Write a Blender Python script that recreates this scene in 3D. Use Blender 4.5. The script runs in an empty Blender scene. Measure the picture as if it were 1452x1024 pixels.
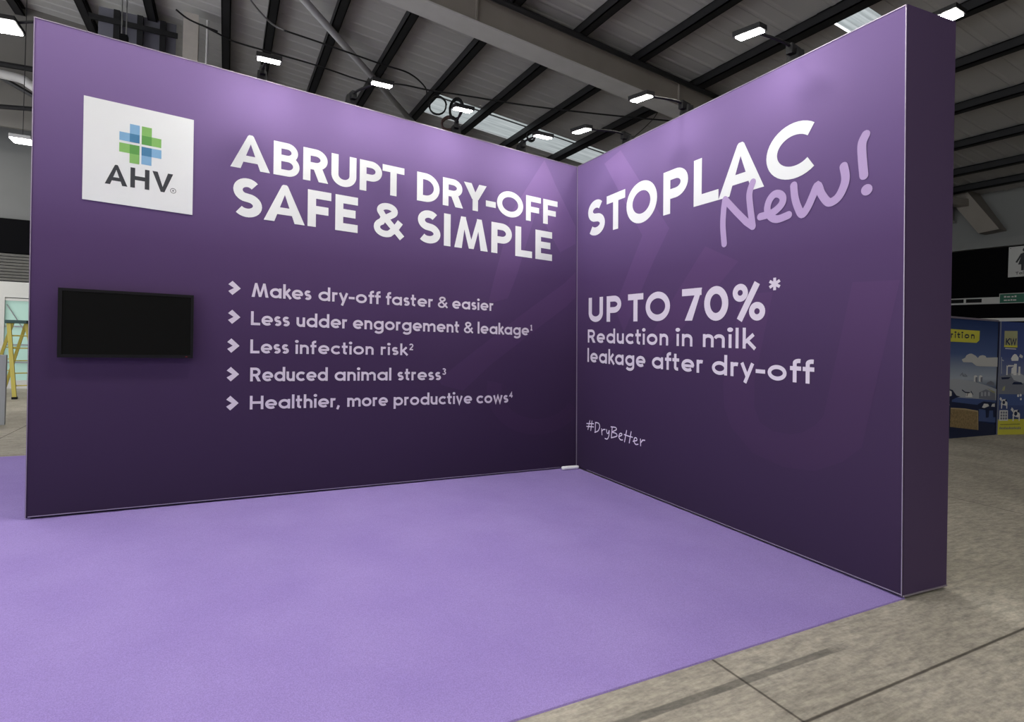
import bpy, bmesh, math, random
from mathutils import Vector, Matrix
random.seed(7)
SC = bpy.context.scene
COL = SC.collection
PI = math.pi

# ------------------------------------------------------------------ camera, world, exposure
cam_d = bpy.data.cameras.new('camera'); cam = bpy.data.objects.new('camera', cam_d); COL.objects.link(cam)
CAMP = Vector((-4.0296, -5.9921, 1.6524))
yaw, pitch, roll = 1.10278431, -0.00345707, 0.03330936
fw = Vector((math.cos(yaw)*math.cos(pitch), math.sin(yaw)*math.cos(pitch), math.sin(pitch)))
r0 = Vector((math.sin(yaw), -math.cos(yaw), 0)); u0 = r0.cross(fw)
rt = math.cos(roll)*r0 + math.sin(roll)*u0; up = -math.sin(roll)*r0 + math.cos(roll)*u0
cam.matrix_world = Matrix((( rt.x, up.x, -fw.x, CAMP.x), (rt.y, up.y, -fw.y, CAMP.y), (rt.z, up.z, -fw.z, CAMP.z), (0, 0, 0, 1)))
cam_d.sensor_width = 36.0; cam_d.sensor_fit = 'HORIZONTAL'
cam_d.lens = 796.72/1452*36
cam_d.shift_x = 4.104/1452; cam_d.shift_y = -30.83/1452
cam_d.clip_end = 200
SC.camera = cam
wd = bpy.data.worlds.new('sky'); SC.world = wd; wd.use_nodes = True
wd.node_tree.nodes['Background'].inputs[0].default_value = (.94, .97, 1.0, 1)   # overcast daylight above the rooflights
wd.node_tree.nodes['Background'].inputs[1].default_value = 2.5
SC.view_settings.view_transform = 'Standard'; SC.view_settings.look = 'None'
SC.view_settings.exposure = 0.0; SC.view_settings.gamma = 1.0; SC.view_settings.use_curve_mapping = False
ARM_LAMP = 78.0       # radiance of the arm floodlights on the stand
HALL_LAMP = 80.0      # radiance of the hung hall floodlight and the added fill ones

# ------------------------------------------------------------------ materials
def srgb(r, g, b):
    f = lambda c: (c/255/12.92) if c/255 <= .04045 else ((c/255+.055)/1.055)**2.4
    return (f(r), f(g), f(b), 1)
def mat(name, col, rough=.6, metal=0.0, noise=0.0, nscale=8.0, bump=0.0, bscale=60.0, spec=.4):
    m = bpy.data.materials.new(name); m.use_nodes = True
    nt = m.node_tree; b = nt.nodes['Principled BSDF']
    b.inputs['Roughness'].default_value = rough; b.inputs['Metallic'].default_value = metal
    b.inputs['Specular IOR Level'].default_value = spec
    b.inputs['Base Color'].default_value = col
    tc = nt.nodes.new('ShaderNodeTexCoord')
    if noise:
        n = nt.nodes.new('ShaderNodeTexNoise'); n.inputs['Scale'].default_value = nscale; n.inputs['Detail'].default_value = 6
        nt.links.new(tc.outputs['Object'], n.inputs['Vector'])
        mx = nt.nodes.new('ShaderNodeMix'); mx.data_type = 'RGBA'
        mx.inputs[6].default_value = tuple(c*(1-noise) for c in col[:3])+(1,)
        mx.inputs[7].default_value = tuple(min(1, c*(1+noise)) for c in col[:3])+(1,)
        nt.links.new(n.outputs['Fac'], mx.inputs[0]); nt.links.new(mx.outputs[2], b.inputs['Base Color'])
    if bump:
        n2 = nt.nodes.new('ShaderNodeTexNoise'); n2.inputs['Scale'].default_value = bscale; n2.inputs['Detail'].default_value = 4
        nt.links.new(tc.outputs['Object'], n2.inputs['Vector'])
        bp = nt.nodes.new('ShaderNodeBump'); bp.inputs['Strength'].default_value = bump; bp.inputs['Distance'].default_value = .01
        nt.links.new(n2.outputs['Fac'], bp.inputs['Height']); nt.links.new(bp.outputs['Normal'], b.inputs['Normal'])
    return m
def emit(name, col, s):
    m = bpy.data.materials.new(name); m.use_nodes = True; nt = m.node_tree
    nt.nodes.remove(nt.nodes['Principled BSDF'])
    e = nt.nodes.new('ShaderNodeEmission'); e.inputs[0].default_value = col; e.inputs[1].default_value = s
    nt.links.new(e.outputs[0], nt.nodes['Material Output'].inputs[0]); return m
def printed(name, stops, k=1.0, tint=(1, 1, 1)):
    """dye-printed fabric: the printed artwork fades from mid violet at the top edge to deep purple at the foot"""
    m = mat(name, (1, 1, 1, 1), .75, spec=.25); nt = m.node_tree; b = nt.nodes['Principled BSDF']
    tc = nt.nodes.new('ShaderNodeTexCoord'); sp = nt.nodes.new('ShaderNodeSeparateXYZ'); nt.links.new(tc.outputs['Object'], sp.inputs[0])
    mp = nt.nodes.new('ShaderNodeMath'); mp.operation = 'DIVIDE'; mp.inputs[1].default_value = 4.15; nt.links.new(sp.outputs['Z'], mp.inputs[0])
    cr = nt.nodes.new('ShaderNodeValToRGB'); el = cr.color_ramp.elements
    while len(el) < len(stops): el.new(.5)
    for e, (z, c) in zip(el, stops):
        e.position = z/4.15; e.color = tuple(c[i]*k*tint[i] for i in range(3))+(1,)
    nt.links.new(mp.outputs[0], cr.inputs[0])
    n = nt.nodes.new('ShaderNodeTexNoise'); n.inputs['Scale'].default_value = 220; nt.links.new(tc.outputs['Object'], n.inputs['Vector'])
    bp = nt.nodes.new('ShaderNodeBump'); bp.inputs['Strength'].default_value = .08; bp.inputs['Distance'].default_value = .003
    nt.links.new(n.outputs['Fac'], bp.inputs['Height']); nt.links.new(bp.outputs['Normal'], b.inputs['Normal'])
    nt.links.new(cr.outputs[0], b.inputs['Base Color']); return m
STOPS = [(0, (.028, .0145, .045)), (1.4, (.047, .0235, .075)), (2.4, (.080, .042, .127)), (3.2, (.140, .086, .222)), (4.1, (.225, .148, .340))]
M = {}
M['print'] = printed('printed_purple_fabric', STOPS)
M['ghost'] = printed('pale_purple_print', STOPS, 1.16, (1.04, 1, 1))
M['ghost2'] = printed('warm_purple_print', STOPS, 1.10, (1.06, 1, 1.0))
M['end'] = mat('plain_purple_fabric', (.076, .048, .112, 1), .75, bump=.08, bscale=200, spec=.25)
M['white_print'] = mat('white_print', (.74, .755, .76, 1), .6)
M['lilac_print'] = mat('lilac_white_print', (.66, .60, .70, 1), .6)
M['lilac_script'] = mat('lilac_print', (.42, .305, .53, 1), .6)
M['pale_script'] = mat('pale_lilac_print', (.80, .72, .88, 1), .6)
M['board'] = mat('white_board', (.73, .75, .755, 1), .55)
M['ink'] = mat('charcoal_print', (.035, .038, .045, 1), .6)
for n, c in (('blue', srgb(125, 170, 205)), ('deepblue', srgb(66, 122, 160)), ('green', srgb(128, 180, 98)), ('deepgreen', srgb(88, 150, 72))):
    M[n] = mat(n+'_print', c, .6)
M['alu'] = mat('aluminium', (.42, .37, .46, 1), .4, .6)
M['gap'] = mat('dark_plinth', (.012, .008, .018, 1), .7)
M['black'] = mat('black_plastic', (.006, .006, .007, 1), .5, spec=.15)
M['screen'] = mat('screen_glass', (.0035, .0035, .0035, 1), .2, spec=.18)
M['led'] = mat('led_red', (.30, .03, .03, 1), .4)
M['lamp'] = emit('lamp_diffuser', (1.0, .985, .93, 1), ARM_LAMP)
M['hall_lamp'] = emit('hall_lamp_diffuser', (1.0, .97, .90, 1), HALL_LAMP)
M['purlin'] = mat('dark_steel', (.022, .022, .024, 1), .5, .2, noise=.25, nscale=3)
M['web'] = mat('taupe_painted_steel', (.30, .27, .24, 1), .6, noise=.15, nscale=2)
M['flange'] = mat('grey_steel_and_lit_flange', (.62, .61, .60, 1), .6, noise=.1, nscale=3)  # lower flange: light from below put into the colour; also pipe and duct
M['tube'] = mat('grey_tube_paint', (.50, .50, .51, 1), .5)
M['beige'] = mat('beige_column_paint', (.56, .52, .47, 1), .6, noise=.1)
M['slate'] = mat('slate_cladding', (.19, .19, .23, 1), .6, noise=.12, nscale=2)
M['wallgrey'] = mat('grey_cladding', (.26, .265, .26, 1), .7, noise=.14, nscale=.6)
M['wallgrey2'] = mat('grey_block', (.185, .19, .19, 1), .8, noise=.2, nscale=.8)
M['black_drape'] = mat('black_drape', (.005, .005, .006, 1), .95, spec=.05)
M['white_paint'] = mat('white_paint', (.62, .62, .60, 1), .5)
M['shutter'] = mat('shutter_slat', (.22, .215, .205, 1), .5, noise=.1)
M['cable'] = mat('black_cable', (.012, .012, .013, 1), .5)
M['cable_grey'] = mat('grey_cable', (.32, .32, .32, 1), .5)
M['coil_red'] = mat('brown_cable', (.10, .055, .05, 1), .5)
M['yellow'] = mat('yellow_fibreglass', (.56, .47, .10, 1), .5)
M['teal'] = mat('dark_teal_plastic', (.03, .075, .075, 1), .5)
M['panelgrey'] = mat('grey_board', (.30, .31, .33, 1), .6)
M['rod'] = mat('white_plastic', (.85, .85, .88, 1), .4)
M['chrome'] = mat('chain_steel', (.5, .5, .5, 1), .35, .9)
M['kwblue'] = None
# glazing of the far door
M['glass'] = mat('green_tinted_glazing', (.38, .58, .50, 1), .25, noise=.25, nscale=1.5)

def carpet_mat():
    m = mat('lilac_carpet', (.33, .24, .60, 1), .95, spec=.1); nt = m.node_tree; b = nt.nodes['Principled BSDF']
    tc = nt.nodes.new('ShaderNodeTexCoord')
    a = nt.nodes.new('ShaderNodeTexNoise'); a.inputs['Scale'].default_value = 1.6; a.inputs['Detail'].default_value = 5
    f = nt.nodes.new('ShaderNodeTexNoise'); f.inputs['Scale'].default_value = 170; f.inputs['Detail'].default_value = 3
    for t in (a, f): nt.links.new(tc.outputs['Object'], t.inputs['Vector'])
    r = nt.nodes.new('ShaderNodeValToRGB'); r.color_ramp.elements[0].position = .35; r.color_ramp.elements[1].position = .68
    r.color_ramp.elements[0].color = (.318, .233, .560, 1); r.color_ramp.elements[1].color = (.350, .262, .598, 1)
    nt.links.new(a.outputs['Fac'], r.inputs[0])
    mx = nt.nodes.new('ShaderNodeMix'); mx.data_type = 'RGBA'; mx.blend_type = 'MULTIPLY'; mx.inputs[0].default_value = 1
    r2 = nt.nodes.new('ShaderNodeValToRGB'); r2.color_ramp.elements[0].position = .3; r2.color_ramp.elements[1].position = .7
    r2.color_ramp.elements[0].color = (.84, .84, .85, 1); r2.color_ramp.elements[1].color = (1.1, 1.1, 1.09, 1)
    nt.links.new(f.outputs['Fac'], r2.inputs[0]); nt.links.new(r.outputs[0], mx.inputs[6]); nt.links.new(r2.outputs[0], mx.inputs[7])
    nt.links.new(mx.outputs[2], b.inputs['Base Color'])
    bp = nt.nodes.new('ShaderNodeBump'); bp.inputs['Strength'].default_value = .35; bp.inputs['Distance'].default_value = .006
    nt.links.new(f.outputs['Fac'], bp.inputs['Height']); nt.links.new(bp.outputs['Normal'], b.inputs['Normal']); return m
M['carpet'] = carpet_mat()

def floor_mat():
    m = mat('power_floated_concrete', (.3, .28, .24, 1), .7, spec=.3); nt = m.node_tree; b = nt.nodes['Principled BSDF']; L = nt.links.new
    tc = nt.nodes.new('ShaderNodeTexCoord'); sp = nt.nodes.new('ShaderNodeSeparateXYZ'); L(tc.outputs['Object'], sp.inputs[0])
    def math_(op, a, bb=None):
        n = nt.nodes.new('ShaderNodeMath'); n.operation = op
        for i, v in enumerate((a, bb)):
            if v is None: continue
            if isinstance(v, (int, float)): n.inputs[i].default_value = v
            else: L(v, n.inputs[i])
        return n.outputs[0]
    def ramp(src, p0, c0, p1, c1):
        r = nt.nodes.new('ShaderNodeValToRGB'); e = r.color_ramp.elements
        e[0].position = p0; e[0].color = c0; e[1].position = p1; e[1].color = c1; L(src, r.inputs[0]); return r.outputs[0]
    def noise(scale, detail, vec=None, rough=.55):
        n = nt.nodes.new('ShaderNodeTexNoise'); n.inputs['Scale'].default_value = scale; n.inputs['Detail'].default_value = detail
        n.inputs['Roughness'].default_value = rough
        L(vec if vec else tc.outputs['Object'], n.inputs['Vector']); return n.outputs['Fac']
    def mul(a, c, fac=1.0):
        x = nt.nodes.new('ShaderNodeMix'); x.data_type = 'RGBA'; x.blend_type = 'MULTIPLY'; x.inputs[0].default_value = fac
        L(a, x.inputs[6]); L(c, x.inputs[7]); return x.outputs[2]
    mp = nt.nodes.new('ShaderNodeMapping'); mp.inputs['Rotation'].default_value = (0, 0, math.radians(35)); mp.inputs['Scale'].default_value = (3.2, 14, 1)
    L(tc.outputs['Object'], mp.inputs['Vector'])
    base = ramp(noise(.9, 6), .32, (.335, .305, .255, 1), .70, (.52, .48, .405, 1))
    streak = ramp(noise(1.9, 9, mp.outputs[0], .74), .34, (.60, .61, .62, 1), .60, (1.10, 1.09, 1.07, 1))
    fine = ramp(noise(34, 5), .3, (.82, .82, .82, 1), .7, (1.1, 1.1, 1.1, 1))
    c = mul(mul(base, streak), fine)
    def line(axis, pos, half, dark):      # a saw-cut joint
        d = math_('ABSOLUTE', math_('SUBTRACT', sp.outputs[axis], pos))
        return ramp(d, half*.45, (dark, dark*.97, dark*.92, 1), half*1.3, (1, 1, 1, 1))
    for p in (-4.40, -9.4, 2.9, 7.2): c = mul(c, line('Y', p, .009, .22))
    for p in (-1.705, -6.8, 3.4, 8.5, 13.5): c = mul(c, line('X', p, .008, .28))
    # residue of an old adhesive strip
    yy = ramp(math_('ABSOLUTE', math_('SUBTRACT', sp.outputs['Y'], -4.075)), .020, (0, 0, 0, 1), .026, (1, 1, 1, 1))
    xx = ramp(math_('ABSOLUTE', math_('SUBTRACT', sp.outputs['X'], -1.95)), .90, (0, 0, 0, 1), 1.0, (1, 1, 1, 1))
    t = math_('MAXIMUM', yy, xx)
    c = mul(c, ramp(t, 0, (.50, .51, .52, 1), 1, (1, 1, 1, 1)))
    L(c, b.inputs['Base Color'])
    bp = nt.nodes.new('ShaderNodeBump'); bp.inputs['Strength'].default_value = .2; bp.inputs['Distance'].default_value = .004
    L(noise(22, 6, mp.outputs[0]), bp.inputs['Height']); L(bp.outputs['Normal'], b.inputs['Normal']); return m
M['floor'] = floor_mat()

def roof_mat():
    m = mat('grey_roof_sheet', (.50, .49, .485, 1), .75, noise=.10, nscale=1.2, spec=.25); return m
M['roof'] = roof_mat()
def rooflight_mat():
    m = bpy.data.materials.new('translucent_rooflight'); m.use_nodes = True; nt = m.node_tree
    nt.nodes.remove(nt.nodes['Principled BSDF'])
    t = nt.nodes.new('ShaderNodeBsdfTranslucent')
    tc = nt.nodes.new('ShaderNodeTexCoord'); n = nt.nodes.new('ShaderNodeTexNoise'); n.inputs['Scale'].default_value = 2.5
    mp = nt.nodes.new('ShaderNodeMapping'); mp.inputs['Scale'].default_value = (.35, 9, 1)
    nt.links.new(tc.outputs['Object'], mp.inputs[0]); nt.links.new(mp.outputs[0], n.inputs['Vector'])
    r = nt.nodes.new('ShaderNodeValToRGB'); r.color_ramp.elements[0].position = .3; r.color_ramp.elements[1].position = .7
    r.color_ramp.elements[0].color = (.18, .195, .195, 1); r.color_ramp.elements[1].color = (.28, .295, .29, 1)
    nt.links.new(n.outputs['Fac'], r.inputs[0]); nt.links.new(r.outputs[0], t.inputs[0])
    nt.links.new(t.outputs[0], nt.nodes['Material Output'].inputs[0]); return m
M['rooflight'] = rooflight_mat()

def M_(n, c):
    M[n] = mat(n, c, .7, noise=.12, nscale=1.0); return n

# ------------------------------------------------------------------ mesh helpers
def link(name, bm, m, parent=None, smooth=False):
    me = bpy.data.meshes.new(name); bm.to_mesh(me); bm.free()
    if smooth:
        for p in me.polygons: p.use_smooth = True
    me.materials.append(M[m] if isinstance(m, str) else m)
    o = bpy.data.objects.new(name, me); COL.objects.link(o)
    if parent: o.parent = parent
    return o
def tag(o, label=None, cat=None, group=None, kind=None):
    if label: o['label'] = label
    if cat: o['category'] = cat
    if group: o['group'] = group
    if kind: o['kind'] = kind
    return o
def thing(name, label, cat, group=None, loc=(0, 0, 0)):
    o = bpy.data.objects.new(name, None); COL.objects.link(o); o.location = loc; o.empty_display_size = .1
    return tag(o, label, cat, group)
def part(name, bm, m, root, **k):
    o = link(name, bm, m, root, **k)
    r = root
    off = Vector((0, 0, 0))
    while r: off += Vector(r.location); r = r.parent
    o.data.transform(Matrix.Translation(-off)); return o     # meshes are written in world coordinates
def box(bm, lo, hi, rot=None, piv=None):
    vs = [bm.verts.new((x, y, z)) for x in (lo[0], hi[0]) for y in (lo[1], hi[1]) for z in (lo[2], hi[2])]
    for f in ((0, 1, 3, 2), (4, 6, 7, 5), (0, 4, 5, 1), (2, 3, 7, 6), (0, 2, 6, 4), (1, 5, 7, 3)): bm.faces.new([vs[i] for i in f])
    if rot is not None: bmesh.ops.rotate(bm, verts=vs, cent=piv, matrix=rot)
    return vs
def bbox(lo, hi, bev=0.0):
    bm = bmesh.new(); box(bm, lo, hi)
    if bev: bmesh.ops.bevel(bm, geom=bm.edges[:], offset=bev, segments=2, affect='EDGES', profile=.5)
    return bm
def hexa(bm, p):      # p: 4 bottom + 4 top, both counter-clockwise
    v = [bm.verts.new(q) for q in p]
    for f in ((3, 2, 1, 0), (4, 5, 6, 7), (0, 1, 5, 4), (1, 2, 6, 5), (2, 3, 7, 6), (3, 0, 4, 7)): bm.faces.new([v[i] for i in f])
def tube(bm, pts, r, n=8, closed=False):
    pts = [Vector(p) for p in pts]; N = len(pts); rings = []
    prev = None
    for i in range(N):
        a = pts[(i-1) % N] if (closed or i) else pts[i]; b = pts[(i+1) % N] if (closed or i < N-1) else pts[i]
        d = (b-a).normalized()
        if prev is None:
            prev = d.cross(Vector((0, 0, 1)) if abs(d.z) < .9 else Vector((1, 0, 0))).normalized()
        prev = (prev-d*prev.dot(d)).normalized(); q = d.cross(prev)
        rr = r[i] if isinstance(r, (list, tuple)) else r
        rings.append([bm.verts.new(pts[i]+rr*(math.cos(2*PI*k/n)*prev+math.sin(2*PI*k/n)*q)) for k in range(n)])
    for i in range(N if closed else N-1):
        A, B = rings[i], rings[(i+1) % N]
        for k in range(n): bm.faces.new((A[k], A[(k+1) % n], B[(k+1) % n], B[k]))
    if not closed: bm.faces.new(rings[0][::-1]); bm.faces.new(rings[-1])
def smooth_path(P, n=8, closed=False):      # Catmull-Rom
    P = [Vector(p) for p in P]; N = len(P); out = []
    for i in range(N if closed else N-1):
        if closed: a, b, c, d = P[(i-1) % N], P[i], P[(i+1) % N], P[(i+2) % N]
        else: a, b, c, d = P[max(i-1, 0)], P[i], P[i+1], P[min(i+2, N-1)]
        for k in range(n):
            t = k/n
            out.append(.5*((2*b)+(c-a)*t+(2*a-5*b+4*c-d)*t*t+(3*b-a-3*c+d)*t**3))
    if not closed: out.append(P[-1])
    return out

# ------------------------------------------------------------------ 2-D lettering: every glyph is drawn as strokes of a pen
def arc(cx, cy, rx, ry, a0, a1, n=16):
    return [(cx+rx*math.cos(math.radians(a0+(a1-a0)*i/n)), cy+ry*math.sin(math.radians(a0+(a1-a0)*i/n))) for i in range(n+1)]
def stroke(pts, w, closed=False):
    """list of quads covering a pen stroke with mitred corners and square ends"""
    P = [pts[0]]
    for q in pts[1:]:
        if math.hypot(q[0]-P[-1][0], q[1]-P[-1][1]) > 1e-5: P.append(q)
    if closed and math.hypot(P[0][0]-P[-1][0], P[0][1]-P[-1][1]) < 1e-5: P.pop()
    n = len(P); k = w/2; Lf, Rt = [], []
    for i in range(n):
        d0 = d1 = None
        if closed or i > 0: a = P[i-1]; d0 = (P[i][0]-a[0], P[i][1]-a[1])
        if closed or i < n-1: b = P[(i+1) % n]; d1 = (b[0]-P[i][0], b[1]-P[i][1])
        nn = []
        for d in (d0, d1):
            if d: l = math.hypot(*d); nn.append((-d[1]/l, d[0]/l))
        if len(nn) == 1: mx, my = nn[0]; s = 1
        else:
            mx, my = nn[0][0]+nn[1][0], nn[0][1]+nn[1][1]; l = math.hypot(mx, my) or 1e-6; mx /= l; my /= l
            s = min(1/max(.3, mx*nn[0][0]+my*nn[0][1]), 2.2)
        Lf.append((P[i][0]+mx*k*s, P[i][1]+my*k*s)); Rt.append((P[i][0]-mx*k*s, P[i][1]-my*k*s))
    return [[Rt[i], Rt[(i+1) % n], Lf[(i+1) % n], Lf[i]] for i in range(n if closed else n-1)]
def disc(cx, cy, r, n=20): return [[(cx+r*math.cos(2*PI*i/n), cy+r*math.sin(2*PI*i/n)) for i in range(n)]]
def pen(pts, w, closed=False):      # round-ended marker stroke
    q = stroke(pts, w, closed)
    if not closed: q += disc(*pts[0], w/2, 14)+disc(*pts[-1], w/2, 14)
    for p in pts[1:-1]: q += disc(*p, w/2*.99, 10)
    return q
def glyph(ch, w, sx=1.0):
    k = w/2; xh = .72; r = xh/2-k; S = []; b0 = k-k/sx
    def st(pts, closed=False, ww=w):      # the pen keeps its width when a word is set wider
        S.extend([[(x/sx, y) for x, y in q] for q in stroke([(x*sx, y) for x, y in pts], ww, closed)])
    po = lambda *p: S.append(list(p))
    ln = lambda x0, y0, x1, y1: st([(x0, y0), (x1, y1)])
    if ch == 'A':
        W = .98; t = .075; d = w*1.12
        po((0, 0), (d, 0), (W/2+t, .965), (W/2+t*.55, 1), (W/2-t*.55, 1), (W/2-t, .965)); po((W-d, 0), (W, 0), (W/2+t, .965), (W/2-t, .965))
        f = .20; xa = f*(W/2-t)/.965; po((xa+.02, f), (W-xa-.02, f), (W-xa-.08, f+w*.85), (xa+.08, f+w*.85)); return S, W
    if ch == 'B':
        ln(k, 0, k, 1); v = w*.86; j = v/2; yb = .53
        st([(k, 1-j), (.36, 1-j)]+arc(.36, (1-j+yb)/2, .20, (1-j-yb)/2, 90, -90)+[(k, yb)], ww=v)
        st([(k, yb), (.38, yb)]+arc(.38, (yb+j)/2, .225, (yb-j)/2, 90, -90)+[(k, j)], ww=v); return S, .70
    if ch == 'C':
        R = .5-k; st(arc(.5, .5, R*1.0, R, 47, 313, 30)); return S, .88
    if ch == 'D':
        ln(k, 0, k, 1); st([(k, 1-k), (.28, 1-k)]+arc(.28, .5, .46-k+.02, .5-k, 90, -90, 24)+[(k, k)]); return S, .76
    if ch == 'E':
        ln(k, 0, k, 1); ln(b0, 1-k, .6, 1-k); ln(b0, k, .6, k); ln(b0, .51, .54, .51); return S, .6
    if ch == 'F':
        ln(k, 0, k, 1); ln(b0, 1-k, .6, 1-k); ln(b0, .47, .53, .47); return S, .6
    if ch == 'H':
        ln(k, 0, k, 1); ln(.82-k, 0, .82-k, 1); ln(k, .5, .82-k, .5); return S, .82
    if ch == 'I': ln(k, 0, k, 1); return S, w
    if ch == 'K':
        ln(k, 0, k, 1); ln(k, .4, .62, 1); ln(.25, .5, .66, 0); return S, .7
    if ch == 'L': ln(k, 0, k, 1); ln(b0, k, .58, k); return S, .58
    if ch == 'M':
        W = 1.02; po((0, 0), (w, 0), (.245+.10, 1), (.245-.05, 1)); po((W-w, 0), (W, 0), (W-.195, 1), (W-.345, 1))
        po((.2, 1), (.33, 1), (W/2+.075, 0.02), (W/2-.075, .02)); po((W-.2, 1), (W-.33, 1), (W/2-.075, .02), (W/2+.075, .02)); return S, W
    if ch == 'm_cap':
        ln(k, 0, k, 1); ln(.9-k, 0, .9-k, 1); st([(k, 1-.1), (.45, .3), (.9-k, .9)]); return S, .9
    if ch == 'O':
        R = .5-k; st(arc(.51, .5, R*1.02, R, 0, 360, 40), True); return S, 1.02
    if ch == 'P':
        ln(k, 0, k, 1); st([(k, 1-k), (.35, 1-k)]+arc(.35, .67, .23, .33-k, 90, -90)+[(k, .34+k)]); return S, .66
    if ch == 'R':
        ln(k, 0, k, 1); st([(k, 1-k), (.35, 1-k)]+arc(.35, .68, .23, .32-k, 90, -90)+[(k, .36+k)])
        po((.28, .42), (.28+w*1.15, .42), (.70, 0), (.70-w*1.18, 0)); return S, .7
    if ch == 'S':
        ry = (1-2*k)/4; st(arc(.32, 1-k-ry, .21, ry, 38, 250, 18)+arc(.32, k+ry, .235, ry, 70, -142, 18)); return S, .64
    if ch == 'T': ln(.34, 0, .34, 1); ln(0, 1-k, .68, 1-k); return S, .68
    if ch == 'U':
        R = .37-k; st([(k, 1), (k, .37)]+arc(.37, .37, R, .37-k, 180, 360, 20)+[(.74-k, 1)]); return S, .74
    if ch == 'V':
        po((0, 1), (w*1.15, 1), (.47+.085, 0), (.47-.085, 0)); po((.94, 1), (.94-w*1.15, 1), (.47-.085, 0), (.47+.085, 0)); return S, .94
    if ch == 'W':
        st([(k, 1), (.3, .03), (.55, .9), (.8, .03), (1.1-k, 1)]); return S, 1.1
    if ch == 'Y':
        po((0, 1), (w*1.2, 1), (.4+k, .42), (.4-k, .42)); po((.8, 1), (.8-w*1.2, 1), (.4-k, .42), (.4+k, .42)); ln(.4, 0, .4, .5); return S, .8
    if ch == '-': ln(0, .36, .36, .36); return S, .36
    if ch == '&':
        v = w*.84; j = v/2
        st([(.75, .03), (.24, .63)]+arc(.36, .775, .19, .225-j, 215, -38, 20)+[(.24, .50)]+arc(.31, .275, .31-j, .275-j, 118, 300, 20)+[(.56, .26), (.70, .50)], ww=v); return S, .78
    if ch == '%':
        st([(.2, 0), (.72, 1)], ww=w*.85)
        for cx, cy in ((.22, .76), (.72, .24)): st(arc(cx, cy, .155, .165, 0, 360, 24), True, w*.75)
        return S, .95
    if ch == '*':
        for a in (90, 30, 150): st([(.5+.5*math.cos(math.radians(a)), .5+.5*math.sin(math.radians(a))), (.5-.5*math.cos(math.radians(a)), .5-.5*math.sin(math.radians(a)))], ww=.24)
        return S, 1.0
    if ch == '7': ln(0, 1-k, .64, 1-k); po((.10, 0), (.10+w*1.1, 0), (.66, 1), (.66-w*1.1, 1-w)); return S, .66
    if ch == '0': st(arc(.4, .5, .4-k, .5-k, 0, 360, 36), True); return S, .8
    if ch == '1': ln(.22, 0, .22, 1); st([(.02, .78), (.22, .93)]); ln(.02, k, .42, k); return S, .42
    if ch == '2': st(arc(.3, .70, .25, .30-k, 165, -35, 16)+[(.08, k)]); ln(.02, k, .6, k); return S, .62
    if ch == '3':
        st(arc(.27, .75, .22, .25-k, 150, -90, 14)); st(arc(.27, .27, .25, .27-k*.6, 90, -150, 14)); return S, .58
    if ch == '4': st([(.42, 0), (.42, .96), (.05, .3), (.62, .3)]); return S, .64
    # lower case
    RX = r*1.03
    bowl = lambda cx: st(arc(cx, xh/2, RX, r, 0, 360, 28), True)
    Wb = 2*RX+w
    if ch == 'a': bowl(RX+k); ln(Wb-k, 0, Wb-k, xh); return S, Wb
    if ch == 'b': bowl(RX+k); ln(k, 0, k, 1.06); return S, Wb
    if ch == 'd': bowl(RX+k); ln(Wb-k, 0, Wb-k, 1.06); return S, Wb
    if ch == 'p': bowl(RX+k); ln(k, -.27, k, xh); return S, Wb
    if ch == 'g':
        bowl(RX+k); st([(Wb-k, xh), (Wb-k, -.02)]+arc(RX+k*1.0, -.02, RX, .25-k*.4, 0, -150, 16)); return S, Wb
    if ch == 'o': bowl(RX+k); return S, Wb
    if ch == 'c': st(arc(RX+k, xh/2, RX, r, 45, 315, 24)); return S, Wb*.86
    if ch == 'e':
        st([(k, xh/2-.02), (Wb-k*.6, xh/2-.02)], ww=w*.85); st(arc(RX+k, xh/2, RX, r, -6, 312, 26)); return S, Wb*.98
    if ch == 's':
        ry = (xh-2*k)/4; st(arc(.235, xh-k-ry, .135, ry, 32, 250, 14)+arc(.235, k+ry, .15, ry, 70, -145, 14)); return S, .46
    if ch == 'i': ln(k, 0, k, xh); S.extend(disc(k, .96, w*.62)); return S, w
    if ch == 'l': ln(k, 0, k, 1.06); return S, w
    if ch == 'k': ln(k, 0, k, 1.06); st([(k, .28), (.44, xh)]); st([(.2, .42), (.5, 0)]); return S, .53
    if ch == 'n' or ch == 'h':
        ln(k, 0, k, xh if ch == 'n' else 1.06); st(arc(.29, xh-.29, .29-k, .29-k, 165, 0, 14)+[(.58-k, 0)]); return S, .58
    if ch == 'm':
        ln(k, 0, k, xh); st(arc(.27, xh-.27, .27-k, .27-k, 165, 0, 14)+[(.54-k, 0)]); st(arc(.73, xh-.27, .27-k, .27-k, 165, 0, 14)+[(1.0-k, 0)]); return S, 1.0
    if ch == 'u':
        st([(k, xh), (k, .29)]+arc(.29, .29, .29-k, .29-k, 180, 352, 14)); ln(.58-k, 0, .58-k, xh); return S, .58
    if ch == 'r': ln(k, 0, k, xh); st(arc(.26, xh-.22, .26-k, .22-k, 175, 62, 12)); return S, .37
    if ch == 't': st([(.16, .98), (.16, .2)]+arc(.16+.14, .18, .14, .18-k, 180, 280, 10)); ln(0, xh-k, .38, xh-k); return S, .40
    if ch == 'f': st([(.16, 0), (.16, .82)]+arc(.16+.15, .86, .15, .2-k, 180, 75, 10)); ln(0, xh-k, .37, xh-k); return S, .39
    if ch == 'v': st([(k*.9, xh), (.29, .03), (.58-k*.9, xh)]); return S, .58
    if ch == 'w': st([(k*.8, xh), (.24, .03), (.43, xh*.93), (.62, .03), (.86-k*.8, xh)]); return S, .86
    if ch == 'y': ln(k*.9, xh, .31, .03); st([(.60-k*.9, xh), (.21, -.27)]); return S, .6
    if ch == ',': st([(.12, .14), (.02, -.17)]); return S, .16
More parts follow.
